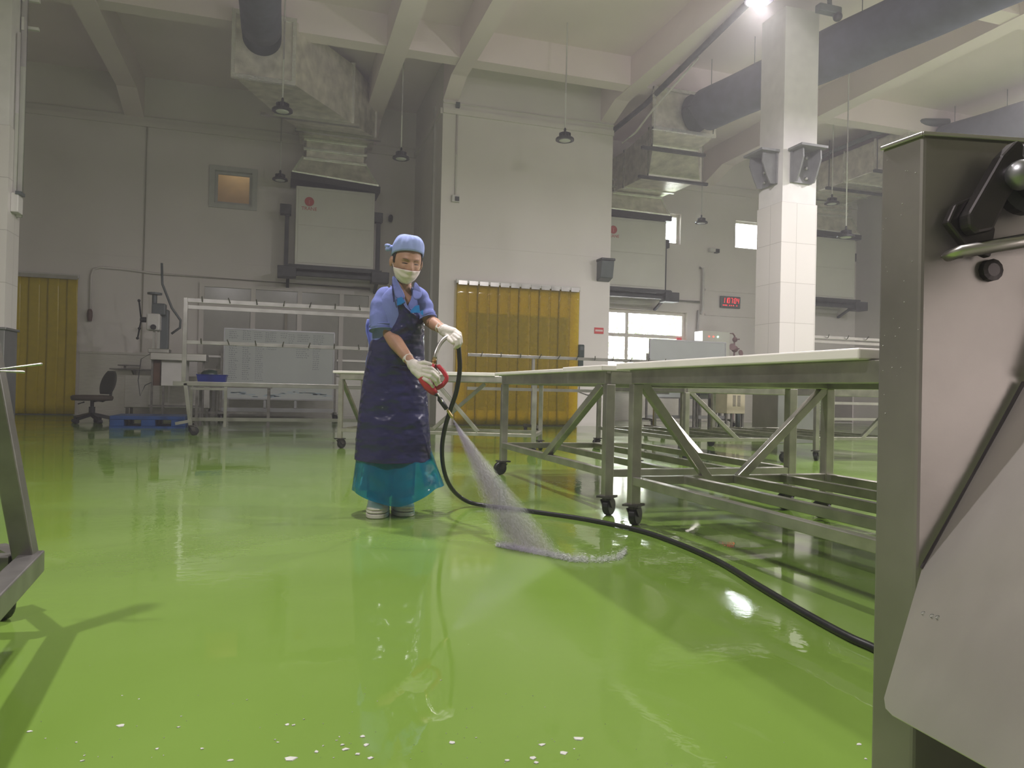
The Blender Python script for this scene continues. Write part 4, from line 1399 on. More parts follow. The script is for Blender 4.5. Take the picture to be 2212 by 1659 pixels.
# things against the far wall, right of the block
t = thing('control_box', 'grey control cabinet with indicator lights behind the right whiteboard', 'control box', (10.6, 16.6, 1.3))
MB().box((10.32, 16.6, 1.2), (11.12, 17.0, 2.36)).build('cabinet', M_ACBOX, t, bevel=0.01)
for x, m_ in ((10.50, M_LEDR), (10.63, M_LEDR), (10.76, M_LEDG)):
    MB().lathe([(0.02, 0), (0.02, 0.02), (0.01, 0.03)], (x, 16.6, 2.22), 10, V((0, -1, 0))).build('indicator', m_, t)
for x in (10.4, 11.0):
    MB().bar((x, 16.8, 0), (x, 16.8, 1.22), 0.06).build('leg', M_STEELD, t)
t = thing('pipe_valve', 'dusty pink pipe valves beside the control cabinet', 'valve', (11.5, 16.9, 1.4))
MB().tube([(11.24, 16.95, 2.36), (11.45, 16.95, 2.36), (11.5, 16.95, 2.30), (11.5, 16.95, 0.0)], 0.022, 8).build('pipe_run', M_PINK, t)
for z, s_ in ((2.2, .07), (1.95, .09)):
    MB().sphere((11.5, 16.93, z), s_, 12, 8).tube([(11.5, 16.93, z), (11.5, 16.74, z)], 0.02, 8).build('valve_body', M_PINK, t, smooth=True)
MB().lathe([(0.02, 0), (0.09, 0.0), (0.09, 0.02), (0.02, 0.02)], (11.40, 16.9, 2.0), 14, V((-.3, -1, .2))).build('hand_wheel', M_PINK, t)
MB().lathe([(0.02, 0), (0.08, 0.0), (0.08, 0.02), (0.02, 0.02)], (11.66, 16.9, 1.85), 14, V((.3, -1, .2))).build('hand_wheel', M_PINK, t)
t = thing('vented_cabinet', 'beige vented metal cabinet on a stand seen under the right table', 'cabinet', (9.0, 13.4, 0))
vx = 9.16
MB().box((vx - 0.22, 13.4, 0.34), (vx + 0.22, 13.9, 0.80)).build('cabinet', M_TAN, t, bevel=0.01)
m = MB()
for q in range(9):
    for x in (-0.08, 0.03):
        m.box((vx + x, 13.392, 0.50 + q * 0.026), (vx + x + 0.07, 13.40, 0.512 + q * 0.026))
m.build('vent', M_STEELD, t)
for x in (-0.2, 0.2):
    for y in (13.45, 13.85):
        MB().bar((vx + x, y, 0), (vx + x, y, 0.34), 0.04).build('leg', M_STEELD, t)
t = thing('machine_hood', 'dark boxy machine behind the vented beige cabinet', 'machine', (9.4, 14.3, 0))
MB().box((8.95, 14.1, 0.80), (10.2, 14.7, 1.2)).build('hood', M_DARK, t, bevel=0.02)
for x in (9.0, 10.14):
    for y in (14.15, 14.65):
        MB().bar((x, y, 0), (x, y, 0.82), 0.05).build('leg', M_STEELD, t)
MB().tube([(9.45, 14.05, 0.80), (9.55, 14.0, 0.62), (9.62, 14.0, 0.30), (9.62, 14.0, 0.02)], 0.05, 10).build('drain_pipe', M_DISP, t, smooth=True)
t = thing('instrument_box', 'small black instrument box on a thin post under the right table', 'instrument', (8.8, 13.9, 0.0))
t['label'] = 'small black instrument box on a thin post under the right table'
MB().box((8.36, 13.9, 0.70), (8.62, 14.0, 1.02)).build('case', M_BLACK, t, bevel=0.02)
MB().box((8.47, 13.893, 0.80), (8.52, 13.90, 0.92)).build('dial', M_WHITE, t)
MB().bar((8.49, 13.95, 0.0), (8.49, 13.95, 0.70), 0.04).lathe([(0.14, 0), (0.14, 0.02)], (8.49, 13.95, 0), 14).build('post', M_STEELD, t)
t = thing('stacked_panels', 'stack of greenish ridged sheets right of the tiled column foot', 'sheets', (9.2, 10.9, 0))
for q in range(7):
    MB().box((8.75, 10.9, 0.42 + q * 0.055), (9.25, 11.3, 0.465 + q * 0.055)).build('sheet', M_BRICK, t)
MB().box((8.72, 10.88, 0.0), (9.28, 11.32, 0.42)).build('pedestal', M_STEELD, t)
t = thing('wall_box', 'grey box on the annex wall beside the machine edge', 'box', (15.9, 13.6, 2.2))
MB().box((15.86, 13.9, 2.1), (16.0, 14.3, 2.6)).build('box_body', M_CLAD, t, bevel=0.01)
MB().box((15.855, 14.05, 2.3), (15.86, 14.15, 2.4)).build('box_door', M_DISP, t)
t = thing('soap_dispenser', 'small white dispenser beside the far air unit', 'dispenser', (15.95, 15.2, 3.9))
MB().box((15.86, 16.0, 3.75), (16.0, 16.25, 4.2)).build('dispenser_body', M_PAINT, t, bevel=0.03)
MB().box((15.87, 16.03, 3.70), (15.99, 16.22, 3.75)).build('outlet', M_DARK, t)

# ------------------------------------------------------------------ stainless machine at the right
def on_plane(u, v, p0, nrm):
    r_ = ray(u, v)
    return CAM + r_ * ((p0 - CAM).dot(nrm) / r_.dot(nrm))


t = thing('processing_machine', 'stainless steel machine housing with latch, rod and sloping chute at the right', 'machine', (1.4, 1.05, 0))
C0, EX, EY = V((1.092, 1.044, 0)), V((0.982, -0.187, 0)), V((-0.005, 0.092, 0))
up = V((0, 0, 1))
M_HOUS = mat('grey_brown_stainless_housing', (0.33, 0.305, 0.285), 0.42, 0.7, var=0.12, scale=3, bump=0.05, bscale=25, rvar=0.06)
q0 = [C0, C0 + EX * 0.9, C0 + EX * 0.9 + EY, C0 + EY]
MB().hexa(q0, [q + up * 1.195 for q in q0]).build('housing', M_HOUS, t, bevel=0.006)
n_f = V((EX.y, -EX.x, 0)) * -1
n_f = V((-0.187, -0.982, 0))
lip = MB()
lip.bar(C0 + up * 1.197 - EX * 0.002, C0 + EX * 0.9 + up * 1.197, 0.008, 0.008)
lip.bar(C0 + up * 1.197, C0 + EY + up * 1.197, 0.008, 0.008)
lip.build('folded_lip', M_STAIN, t, bevel=0.002)
pf = C0 + n_f * 0.012


def fp(u, v, off=0.012):
    return on_plane(u, v, C0 + n_f * off, n_f)


M_LATCH = mat('dark_worn_latch_steel', (0.075, 0.068, 0.068), 0.42, 0.85, var=0.2)
MB().prism([fp(*q) for q in ((2032, 485), (2050, 445), (2110, 420), (2135, 500), (2125, 560), (2075, 540))], n_f * 0.018).build('latch_plate', M_LATCH, t, bevel=0.004)
MB().prism([fp(*q, 0.03) for q in ((2068, 470), (2140, 345), (2172, 312), (2188, 322), (2186, 345), (2200, 372), (2150, 440), (2120, 505), (2085, 512), (2070, 497))], n_f * 0.03).build('latch_lever', M_LATCH, t, bevel=0.006)
c = fp(2206, 400, 0.02)
MB().lathe([(0.055, 0.0), (0.055, 0.02), (0.035, 0.025), (0.035, 0.06), (0.025, 0.066)], c, 24, n_f).build('pivot_boss', M_BLACK, t)
MB().sphere(fp(2206, 378, 0.07), 0.026, 16, 10).build('latch_knob', M_CLAD, t, smooth=True)
m = MB()
m.tube([fp(2042, 556, -0.005), fp(2048, 553, 0.02), fp(2075, 544, 0.045), fp(2212, 520, 0.05), fp(2400, 490, 0.05)], [0.008, 0.010, 0.0115, 0.0125, 0.0125], 14)
m.build('handle_rod', M_STAIN, t, smooth=True)
MB().lathe([(0.02, 0), (0.02, 0.012), (0.012, 0.014)], fp(2135, 585, 0.0), 12, n_f).build('bolt', M_LATCH, t)
# chute: a bent sheet standing out from the front at its lower edge
T_, B_, C_ = fp(2212, 830, 0.01), fp(1990, 1232, 0.01), P(1908, 1515, 1.13)
nc = (B_ - T_).cross(C_ - T_).normalized()
if nc.dot(CAM - T_) < 0:
    nc = -nc
poly = [on_plane(u, v, T_, nc) for u, v in ((2480, 345), (2212, 830), (1990, 1232), (1909, 1508), (1912, 1530), (1926, 1545), (2140, 1664), (2480, 1850))]
M_CHUTE = mat('satin_stainless_chute', (0.66, 0.62, 0.58), 0.42, 0.9, var=0.07, scale=4, bump=0.04, bscale=40)
MB().prism(poly, -nc * 0.004).build('chute', M_CHUTE, t, bevel=0.001)
m = MB()
m.tube([fp(2212, 826, 0.012), fp(1992, 1228, 0.012)], 0.004, 6)
m.build('chute_seam', M_LATCH, t)
m = MB()
for u, v in ((1995, 1325), (2014, 1331), (2026, 1334)):
    m.sphere(on_plane(u, v, T_ + nc * 0.001, nc), 0.0035, 8, 6)
tag(m.build('water_drops', M_GLASS, smooth=True), 'water drops on the bright chute plate', 'water drops', kind='stuff')
rnd = random.Random(12)
m = MB()
for q in range(26):
    u, v = rnd.uniform(1905, 1985), rnd.uniform(340, 900)
    pl_ = on_plane(u, v, C0 + V((-0.001, 0, 0)), V((-1, -0.05, 0)).normalized())
    m.sphere(pl_, rnd.uniform(0.0004, 0.0011), 7, 5)
tag(m.build('water_droplets', M_WHITE, smooth=True), 'pale splashed droplets on the machine side panel', 'droplets', kind='stuff')

# ------------------------------------------------------------------ trolley at the left edge
t = thing('steel_trolley', 'steel trolley with a slanting post and thin rods at the left edge', 'trolley', (-0.8, 2.1, 0))
K = V((-0.648, 2.335, 0.215))
MB().bar(K + up * 0.02, V((-0.795, 2.26, 1.16)), 0.052, 0.052, up=(0, 1, 0)).build('post', M_TROL, t, bevel=0.004)
MB().bar(K + V((0.01, 0.03, 0)), V((-0.548, 1.30, 0.215)), 0.055, 0.06).build('base_rail', M_TROL, t, bevel=0.004)
MB().bar(K + V((-0.09, 0.02, 0.018)), V((-0.655, 1.30, 0.233)), 0.03, 0.05).build('base_rail', M_TROL, t, bevel=0.004)
MB().bar(K + V((-0.03, 0, 0)), V((-1.3, 2.42, 0.215)), 0.05, 0.055).build('base_rail', M_TROL, t, bevel=0.004)
MB().bar(K, V((-0.80, 2.62, 0.20)), 0.04, 0.035).build('outrigger', M_STEELD, t)
caster((-0.79, 2.60), t, h=0.185, r=0.055, ang=-0.9, w=0.035)
MB().sphere(V((-0.735, 2.585, 0.115)), 0.022, 12, 8).build('brake_knob', M_BLACK, t, smooth=True)
caster((-0.56, 1.36), t, h=0.185, r=0.055, ang=0.9, w=0.035)
MB().tube([(-0.80, 2.31, 0.732), (-0.60, 2.25, 0.762)], 0.0040, 8).build('rod', M_RACK, t, smooth=True)
MB().tube([(-0.80, 2.31, 0.742), (-0.64, 2.25, 0.740)], 0.0040, 8).build('rod', M_RACK, t, smooth=True)

# ------------------------------------------------------------------ the woman
AZ = math.radians(8.8)
FV = V((-math.sin(AZ), -math.cos(AZ), 0))       # from her toward the camera
RV = V((math.cos(AZ), -math.sin(AZ), 0))        # the photo's right
ZV = V((0, 0, 1))


def turn(a):
    a = math.radians(a)
    return (FV * math.cos(a) + RV * math.sin(a)), (RV * math.cos(a) - FV * math.sin(a))


TF, TR = turn(10)
PX = 1 / 381.0
person = thing('person', 'woman in pale blue cap, white mask and navy apron hosing the green floor', 'person', (0.63, 4.22, 0))


def lerp(a, b_, s_):
    return a + (b_ - a) * s_


def table_at(tab, v):
    if v <= tab[0][0]:
        return tab[0][1:]
    for p, q in zip(tab[:-1], tab[1:]):
        if v <= q[0]:
            s_ = (v - p[0]) / (q[0] - p[0])
            return tuple(lerp(a, b_, s_) for a, b_ in zip(p[1:], q[1:]))
    return tab[-1][1:]


# rows: v, centre u, half width (px), half depth (m), distance
TORSO = [(618, 869, 17, .050, 4.10), (630, 869, 24, .060, 4.12), (638, 869, 40, .070, 4.13), (650, 868, 48, .090, 4.14), (668, 866, 50, .102, 4.15),
         (700, 862, 50, .110, 4.17), (740, 858, 50, .108, 4.19), (790, 857, 54, .118, 4.21), (830, 856, 58, .125, 4.22), (870, 855, 58, .12, 4.22)]


def tring(v, grow=0.0, n=32, off=None):
    u, hw, hd, d = table_at(TORSO, v)
    c = P(u, v, d)
    return [c + TR * (hw * PX + grow) * math.cos(a) + TF * (hd + grow) * math.sin(a) for a in [2 * PI * j / n for j in range(n)]]


def head_axes():
    f0, r0 = turn(15)
    a = math.radians(17)
    f = f0 * math.cos(a) - ZV * math.sin(a)
    u_ = ZV * math.cos(a) + f0 * math.sin(a)
    b_ = math.radians(2.5)
    return r0 * math.cos(b_) - u_ * math.sin(b_), f, u_ * math.cos(b_) + r0 * math.sin(b_)


HR, HF, HU = head_axes()
HC = P(879, 565, 4.05)
HW, HD, HH = .075, .094, .122


def g(x, s_):
    return math.exp(-(x / s_) ** 2)


def head_pt(la, lo, off=0.0, face=True):
    """skull and face surface; la: -pi/2 (chin) .. pi/2 (crown), lo: 0 faces forward"""
    cl, sl = math.cos(la), math.sin(la)
    x = HW * cl * math.sin(lo)
    y = HD * cl * math.cos(lo)
    z = HH * sl
    if z < 0:
        k_ = (z / HH) ** 2
        x *= 1 - 0.17 * k_
        y *= 1 - 0.16 * k_ if y > 0 else 1 - 0.45 * k_
    if y < 0:
        y *= 1.06
    if face and y > 0:
        y += 0.024 * g(x, .011) * (g(z + .030, .017) + 0.55 * g(z + .008, .018))          # nose
        y += 0.008 * g(abs(x) - .014, .008) * g(z + .036, .010)                             # nostril wings
        y -= 0.015 * g(abs(x) - .031, .016) * g(z - .002, .012)                             # sockets
        y += 0.0085 * g(abs(x) - .030, .011) * g(z + .001, .0065) - .003 * g(abs(x) - .024, .012) * g(z + .019 + .3 * (abs(x) - .024), .0035)                           # lids
        y += 0.006 * g(abs(x) - .028, .022) * g(z - .024, .009)                             # brow ridge
        y += 0.006 * g(abs(x) - .040, .018) * g(z + .028, .016)                             # cheeks
        y += 0.008 * g(x, .022) * g(z + .105, .018)                                         # chin
        y += 0.006 * g(x, .022) * g(z + .066, .014)                                         # lips
    n_ = V((x / HW ** 2, y / HD ** 2, z / HH ** 2)).normalized()
    q = V((x, y, z)) + n_ * off
    return HC + HR * q.x + HF * q.y + HU * q.z


def face_pt(x, z, off=0.0):
    la = math.asin(max(-1, min(1, z / HH)))
    w = HW * math.cos(la) * (1 - 0.17 * (z / HH) ** 2 if z < 0 else 1)
    return head_pt(la, math.asin(max(-1, min(1, x / w))), off)


body = MB()
body.rings([tring(v) for v in (612, 620, 630, 636, 642, 650, 660, 670, 685, 700, 720, 740, 765, 790, 810, 830, 850, 868)])
body.rings([[head_pt(-PI / 2 + PI * i / 56 * .998 + .002, 2 * PI * j / 80) for j in range(80)] for i in range(57)])
body.tube([P(874, 596, 4.09), P(871, 615, 4.11), P(869, 640, 4.14)], [.047, .046, .058], 20)
for s_ in (-1, 1):                                                                          # ears
    c = HC + HR * s_ * .071 - HF * .012 - HU * .012
    e = MB().sphere((0, 0, 0), 1, 14, 10)
    body.add([c + HR * s_ * (q.x * .010 + .012) + HF * (q.y * .019 + s_ * q.x * .002 - .002) + HU * (q.z * .030) for q in e.v], e.f)
SHA, ELA, WRA = P(826, 648, 4.15), P(841, 722, 4.09), P(891, 787, 3.93)
SHB, ELB, WRB = P(907, 646, 4.15), P(929, 694, 4.11), P(957, 712, 4.00)
body.tube([P(845, 642, 4.14), SHA, lerp(SHA, ELA, .5), ELA, lerp(ELA, WRA, .3), lerp(ELA, WRA, .7), WRA, lerp(ELA, WRA, 1.12)], [.045, .050, .043, .039, .041, .031, .025, .022], 18)
body.tube([P(890, 640, 4.14), SHB, lerp(SHB, ELB, .5), ELB, lerp(ELB, WRB, .35), lerp(ELB, WRB, .7), WRB, lerp(ELB, WRB, 1.15)], [.045, .046, .040, .036, .036, .029, .025, .022], 18)
FA, FB = V((0.560, 4.245, 0)), V((0.700, 4.290, 0))                                         # ankles over the ground
HIP = P(856, 860, 4.22)
for s_, a in ((-1, FA), (1, FB)):
    hp = HIP + TR * s_ * .075
    kn = V((a.x, a.y, 0.46)) + (hp - V((a.x, a.y, hp.z))) * .45 + TF * .02
    body.tube([hp + ZV * .08, hp, lerp(hp, kn, .5), kn, lerp(kn, a + ZV * .08, .35), a + ZV * .20, a + ZV * .07], [.07, .082, .068, .052, .053, .036, .036], 18)
    body.tube([a + ZV * .06 - TF * .03, a + ZV * .045 + TF * .06, a + ZV * .035 + TF * .10], [.035, .032, .022], 14)
body.build('body', M_SKIN, person, remesh=0.0042, relax=2)

# face details
for s_ in (-1, 1):
    MB().tube([face_pt(s_ * (.014 + .032 * i / 8), .0165 + .0075 * math.sin(PI * (.02 + .72 * i / 8)), .0008) for i in range(9)],
              [.0012, .0019, .0022, .0022, .0021, .0019, .0016, .0012, .0006], 6).build('eyebrow', M_BROW, person, smooth=True)
    MB().tube([face_pt(s_ * (.016 + .030 * i / 8), -.0010 + .0016 * math.sin(PI * i / 8) - .0016 * i / 8, .0008) for i in range(9)],
              [.0008, .0016, .0023, .0026, .0027, .0025, .0022, .0016, .0009], 6).build('eyelashes', M_HAIR, person, smooth=True)
    MB().tube([face_pt(s_ * (.018 + .028 * i / 8), .0062 + .003 * math.sin(PI * i / 8), .0003) for i in range(9)], .0008, 5).build('eyelid_crease', M_BROW, person, smooth=True)
hair = MB()
rs = []
for i in range(7):
    rs.append([head_pt(math.asin(lerp(.055, -.012 - .05 * max(0, -math.cos(lo)) ** .5, i / 6) / HH), lo, .0035 * (1 if 0 < i < 6 else .3)) for lo in [math.radians(76 + (284 - 76) * j / 40) for j in range(41)]])
hair.rings(rs, closed=False, caps=False).build('hair', M_HAIR, person, smooth=True, solid=0.004)


def cap_edge(lo):
    c = math.cos(lo)
    return .034 + .036 * c ** .7 if c > 0 else lerp(.034, .004, min(1, -c))


rs = []
for i in range(17):
    row = []
    for j in range(72):
        lo = 2 * PI * j / 72
        z0_ = math.asin(cap_edge(lo) / HH)
        la = lerp(z0_, PI / 2 - .004, i / 16)
        w = 0.013 + 0.014 * math.sin(PI * min(1, i / 15)) + .010 * (i / 16) ** 1.2 * (1 - .35 * (i / 16) ** 6) + 0.007 * noise.noise(V((2.2 * math.cos(lo), 2.2 * math.sin(lo), la * 2.4))) * math.sin(PI * min(1, i / 14)) + 0.0014 * math.sin(lo * 15 + 3 * noise.noise(V((math.cos(lo), math.sin(lo), 3)))) * math.sin(PI * i / 16)
        row.append(head_pt(la, lo, w, False))
    rs.append(row)
MB().rings(rs, caps=False).build('cap', M_CAP, person, smooth=True, solid=0.003, sub=1)
rs = []
for dz, w in ((-.004, .008), (-.002, .0135), (.008, .015), (.018, .0155), (.021, .012)):
    rs.append([head_pt(math.asin(min(.95, (cap_edge(lo) + dz) / HH)), lo, w, False) for lo in [2 * PI * j / 72 for j in range(72)]])
band = MB().rings(rs, caps=False)
band.build('cap_band', M_CAP, person, smooth=True, solid=0.002)
kn = MB()
kc = HC - HR * .098 - HF * .030 + HU * .062
for dx_, dz_, r_ in ((-.012, .006, .018), (-.008, -.012, .016), (.006, -.002, .02)):
    kn.sphere(kc + HR * dx_ + HU * dz_, r_, 16, 12, (1.1, 1, .75))
kn.wobble(.007, 30)
kn.build('cap_knot', M_CAP, person, smooth=True)

rs = []
for i in range(12):
    row = []
    for j in range(31):
        s_ = j / 30 * 2 - 1
        zt_ = -.031 - .004 * s_ * s_
        zb_ = -.1135 + .020 * s_ ** 4
        z = lerp(zt_, zb_, i / 11)
        w = HW * math.cos(math.asin(z / HH)) * (1 - .17 * (z / HH) ** 2)
        p = face_pt(s_ * w * .985, z, .006 + .010 * math.sin(PI * (.1 + .9 * i / 11)) * (1 - s_ * s_) + .0022 * math.sin(i * 1.5 + s_ * s_ * 5) * (1 - s_ * s_))
        row.append(p)
    rs.append(row)
MB().rings(rs, closed=False, caps=False).build('face_mask', M_MASK, person, smooth=True, solid=0.002, sub=1)
for s_ in (-1, 1):
    e = HC + HR * s_ * .080 - HF * .020
    MB().tube([face_pt(s_ * .066, -.044, .006), lerp(face_pt(s_ * .066, -.044, .006), e + HU * .012, .6) + HR * s_ * .004, e + HU * .012, e - HU * .016 - HF * .006], .0014, 6).build('mask_loop', M_MASK, person)

# shirt: torso with an open neck, sleeves, collar
rs = []
NS = 64
for i in range(15):
    row = []
    for j in range(NS):
        a = 2 * PI * j / NS
        v0 = 622 + 46 * g(a - PI / 2 + .02, .34)
        v = lerp(v0, 838, i / 14)
        u, hw, hd, d = table_at(TORSO, v)
        gr = .012 + .006 * noise.noise(V((a * 2.5, v * .03, 3)))
        row.append(P(u, v, d) + TR * (hw * PX + gr) * math.cos(a) + TF * (hd + gr) * math.sin(a))
    rs.append(row)
MB().rings(rs, caps=False).build('shirt', M_SHIRT, person, smooth=True, solid=0.003, sub=1)


def sleeve(pts, rad, seed):
    m = MB()
    q, r_ = [], []
    n = 14
    for i in range(n + 1):
        s_ = i / n * (len(pts) - 1)
        k_ = min(int(s_), len(pts) - 2)
        q.append(lerp(pts[k_], pts[k_ + 1], s_ - k_))
        r_.append(lerp(rad[k_], rad[k_ + 1], s_ - k_) + .003 * math.sin(i * 1.7 + seed))
    m.tube(q, r_, 28, caps=False)
    m.wobble(.007, 16, seed)
    o = m.build('sleeve', M_SHIRT, person, smooth=True, solid=0.003, sub=1)
    d = (q[-1] - q[-2]).normalized()
    MB().tube([q[-1] - d * .022, q[-1] + d * .002], [r_[-1] + .003, r_[-1] + .003], 28, caps=False).build('sleeve_cuff', M_SHIRT, o, smooth=True, solid=0.005)
    return o


sleeve([P(853, 634, 4.13), P(834, 644, 4.13), P(826, 668, 4.12), P(827, 713, 4.10)], [.048, .064, .071, .074], 1.0)
sleeve([P(885, 632, 4.13), P(903, 640, 4.14), P(914, 662, 4.13), P(923, 688, 4.11)], [.042, .056, .056, .050], 4.0)
# collar flaps
def flap(pts, name='collar'):
    m = MB()
    n = len(pts)
    c = sum(pts, V()) / n
    m.add(pts + [c + TF * .008], [(i, (i + 1) % n, n) for i in range(n)])
    return m.build(name, M_SHIRT, person, smooth=True, solid=0.004, sub=2)


flap([P(847, 592, 4.09), P(856, 600, 4.05), P(868, 625, 4.02), P(876, 640, 4.01), P(872, 648, 4.01), P(854, 647, 4.02), P(848, 620, 4.06)])
flap([P(896, 606, 4.09), P(893, 616, 4.05), P(890, 640, 4.02), P(897, 650, 4.01), P(914, 642, 4.03), P(908, 622, 4.07)])
m = MB()
m.add([P(872, 640, 4.015), P(880, 662, 4.005), P(889, 675, 4.0), P(876, 664, 4.005), P(867, 648, 4.015)], [(0, 1, 2, 3, 4)])
m.build('shirt_placket', M_SHIRT, person, solid=0.004)
rs = []
for i in range(9):
    v = lerp(688, 800, i / 8)
    row = []
    for j in range(9):
        s_ = j / 8
        row.append(P(793 - 4 * math.sin(i * 1.1) + s_ * 16, v, 4.26) - FV * (.03 + .02 * math.sin(s_ * PI) + .012 * noise.noise(V((v * .05, s_ * 3, 1)))))
    rs.append(row)
MB().rings(rs, closed=False, caps=False).build('shirt_tail', M_SHIRT, person, smooth=True, solid=0.004)

# apron: bib and long skirt panel
APR = [(652, 853, 868, .128, 4.15, 40), (668, 853, 884, .132, 4.15, 30), (684, 850, 914, .138, 4.16, 20), (705, 838, 916, .140, 4.17, 5), (740, 801, 916, .142, 4.19, -28),
       (792, 791, 918, .150, 4.21, -32), (830, 784, 921, .160, 4.215, -32), (890, 776, 926, .175, 4.22, -32), (940, 771, 929, .185, 4.22, -32), (989, 767, 933, .195, 4.22, -32)]
rs = []
for i in range(90):
    s_ = i / 89
    v = lerp(652, 989, s_)
    ul, ur, hd, d, a0 = table_at(APR, v)
    row = []
    for j in range(65):
        q = j / 64
        a = math.radians(lerp(180 - a0, a0, q))
        cu, hw = (ul + ur) / 2, (ur - ul) / 2 * PX
        if a0 > 0:
            hw /= math.cos(math.radians(a0))
        vv = v + (6 * math.sin(q * PI) if v > 960 else 0)
        if i < 9:
            vv += 0
        r_ = 1 + (0.045 * noise.noise(V((q * 5, v * .012, 7))) + 0.045 * noise.noise(V((q * 7 + v * .022, v * .04, 2))) + .025 * noise.noise(V((q * 16 - v * .03, v * .075, 5)))) * min(1, .25 + s_ * 3)
        fold = 0.010 * math.sin(q * 21 + v * .011) * max(0, (v - 830) / 160)
        row.append(P(cu, vv, d) + RV * hw * math.cos(a) * (1 if abs(math.cos(a)) > .97 else 1) + FV * (hd * r_ + fold) * math.sin(a))
    rs.append(row)
ap = MB().rings(rs, closed=False, caps=False).build('apron', M_APRON, person, smooth=True, solid=0.002, sub=1)
MB().tube([P(851, 652, 4.01), P(848, 625, 4.03), P(848, 604, 4.10), P(858, 596, 4.18)], .0035, 6).build('apron_strap', M_APRON, ap)
MB().tube([P(793, 794, 4.07)] + [P(lerp(791, 919, s_ / 10), 794 + 1.5 * math.sin(s_), 4.21) + FV * .155 * math.sin(PI * (.06 + .88 * s_ / 10)) for s_ in range(11)], .0035, 6).build('apron_seam', M_APRON, ap)
for pts in (((858, 645), (868, 640), (874, 652), (866, 658), (858, 660)), ((886, 672), (897, 661), (905, 660), (908, 676), (898, 676), (888, 676)), ((908, 672), (914, 668), (914, 682), (909, 678))):
    n = len(pts)
    q = [P(u, v, 4.005) for u, v in pts]
    MB().add(q, [tuple(range(n))]).wobble(.004, 40, 2.0).build('apron_liner', M_STRAP, person, solid=0.002)

rs = []
for i in range(26):
    s_ = i / 25
    row = []
    for j in range(73):
        q = j / 72
        a = math.radians(lerp(232, -52, q))
        c_ = math.cos(a)
        hem = 1080 - 22 * max(0, -c_) ** 1.5 - 36 * max(0, c_) ** 1.5 + 3 * math.sin(q * 17)
        v = lerp(962, hem, s_)
        ul, ur = lerp(774, 761, s_), lerp(930, 960, s_ ** 1.1)
        hw = (ur - ul) / 2 * PX
        hd = lerp(.175, .215, s_)
        r_ = 1 + 0.05 * s_ * math.sin(q * 24 + 2 * noise.noise(V((q * 4, s_ * 2, 1)))) * (abs(math.sin(a)) > .2) + .02 * noise.noise(V((q * 14, s_ * 6, 4)))
        row.append(P((ul + ur) / 2, v, 4.23) + RV * hw * c_ * (1 if abs(c_) > .9 else r_) + FV * hd * r_ * math.sin(a))
    rs.append(row)
MB().rings(rs, closed=False, caps=False).build('plastic_skirt', M_SKIRT, person, smooth=True)

# boots and trouser legs
for s_, a in ((-1, FA), (1, FB)):
    rs = []
    f_, r0 = turn(-4 if s_ < 0 else 8)
    for k_ in range(13):
        y = lerp(-.095, .150, k_ / 12)
        top = .125 if y < .0 else lerp(.125, .075, min(1, y / .11))
        w = .050 + .010 * math.sin(PI * min(1, max(0, (y + .095) / .245)))
        e = 1.0
        if k_ in (0, 12):
            e = .55
        elif k_ in (1, 11):
            e = .88
        c = a + f_ * y
        row = []
        for j in range(24):
            q = 2 * PI * j / 24
            cx_, sx_ = math.cos(q), math.sin(q)
            row.append(c + r0 * w * e * math.copysign(abs(cx_) ** .7, cx_) + ZV * (max(.026, (top * .5) * (1 + math.copysign(abs(sx_) ** .7, sx_) * (e if sx_ > 0 else 1)))))
        rs.append(row)
    m = MB().rings(rs)
    m.tube([a + ZV * .06, a + ZV * .15, a + ZV * .27], [.055, .056, .062], 22)
    bt = m.build('boot', M_BOOT, person, remesh=.004, relax=3)
    for z0_, z1_, e in ((.001, .024, 1.06), (.028, .040, 1.05), (.046, .056, 1.03)):
        ol = []
        for j in range(32):
            q = 2 * PI * j / 32
            y = .0275 + .130 * e * math.copysign(abs(math.sin(q)) ** .75, math.sin(q))
            x = .060 * e * math.copysign(abs(math.cos(q)) ** .75, math.cos(q))
            ol.append(a + f_ * y + r0 * x)
        MB().rings([[p + ZV * z0_ for p in ol], [p + ZV * z1_ for p in ol]]).build('sole' if z0_ < .02 else 'sole_ridge', M_BOOT, bt, bevel=0.004)
    MB().tube([a + ZV * .10, a + ZV * .26, a + ZV * .5], [.066, .070, .085], 22, caps=False).wobble(.008, 14, s_).build('trouser_leg', M_TROUS, person, smooth=True, solid=0.003)


# gloves
def glove(wr, palm, fingers, cuff):
    m = MB()
    m.tube([cuff, wr, lerp(wr, palm[0], .6)], [.033, .029, .034], 18)
    m.capsule(palm[0], palm[1], palm[2], palm[3], 18)
    if len(palm) > 4:
        m.capsule(palm[4], palm[5], palm[6], palm[6], 16)
    for f_ in fingers:
        r_ = f_[-1]
        pts = f_[:-1]
        for i in range(len(pts) - 1):
            m.capsule(pts[i], pts[i + 1], r_ * (1 - .08 * i), r_ * (.93 - .08 * i), 12)
    m.build('glove', M_GLOVE, person, remesh=.0026, relax=2)


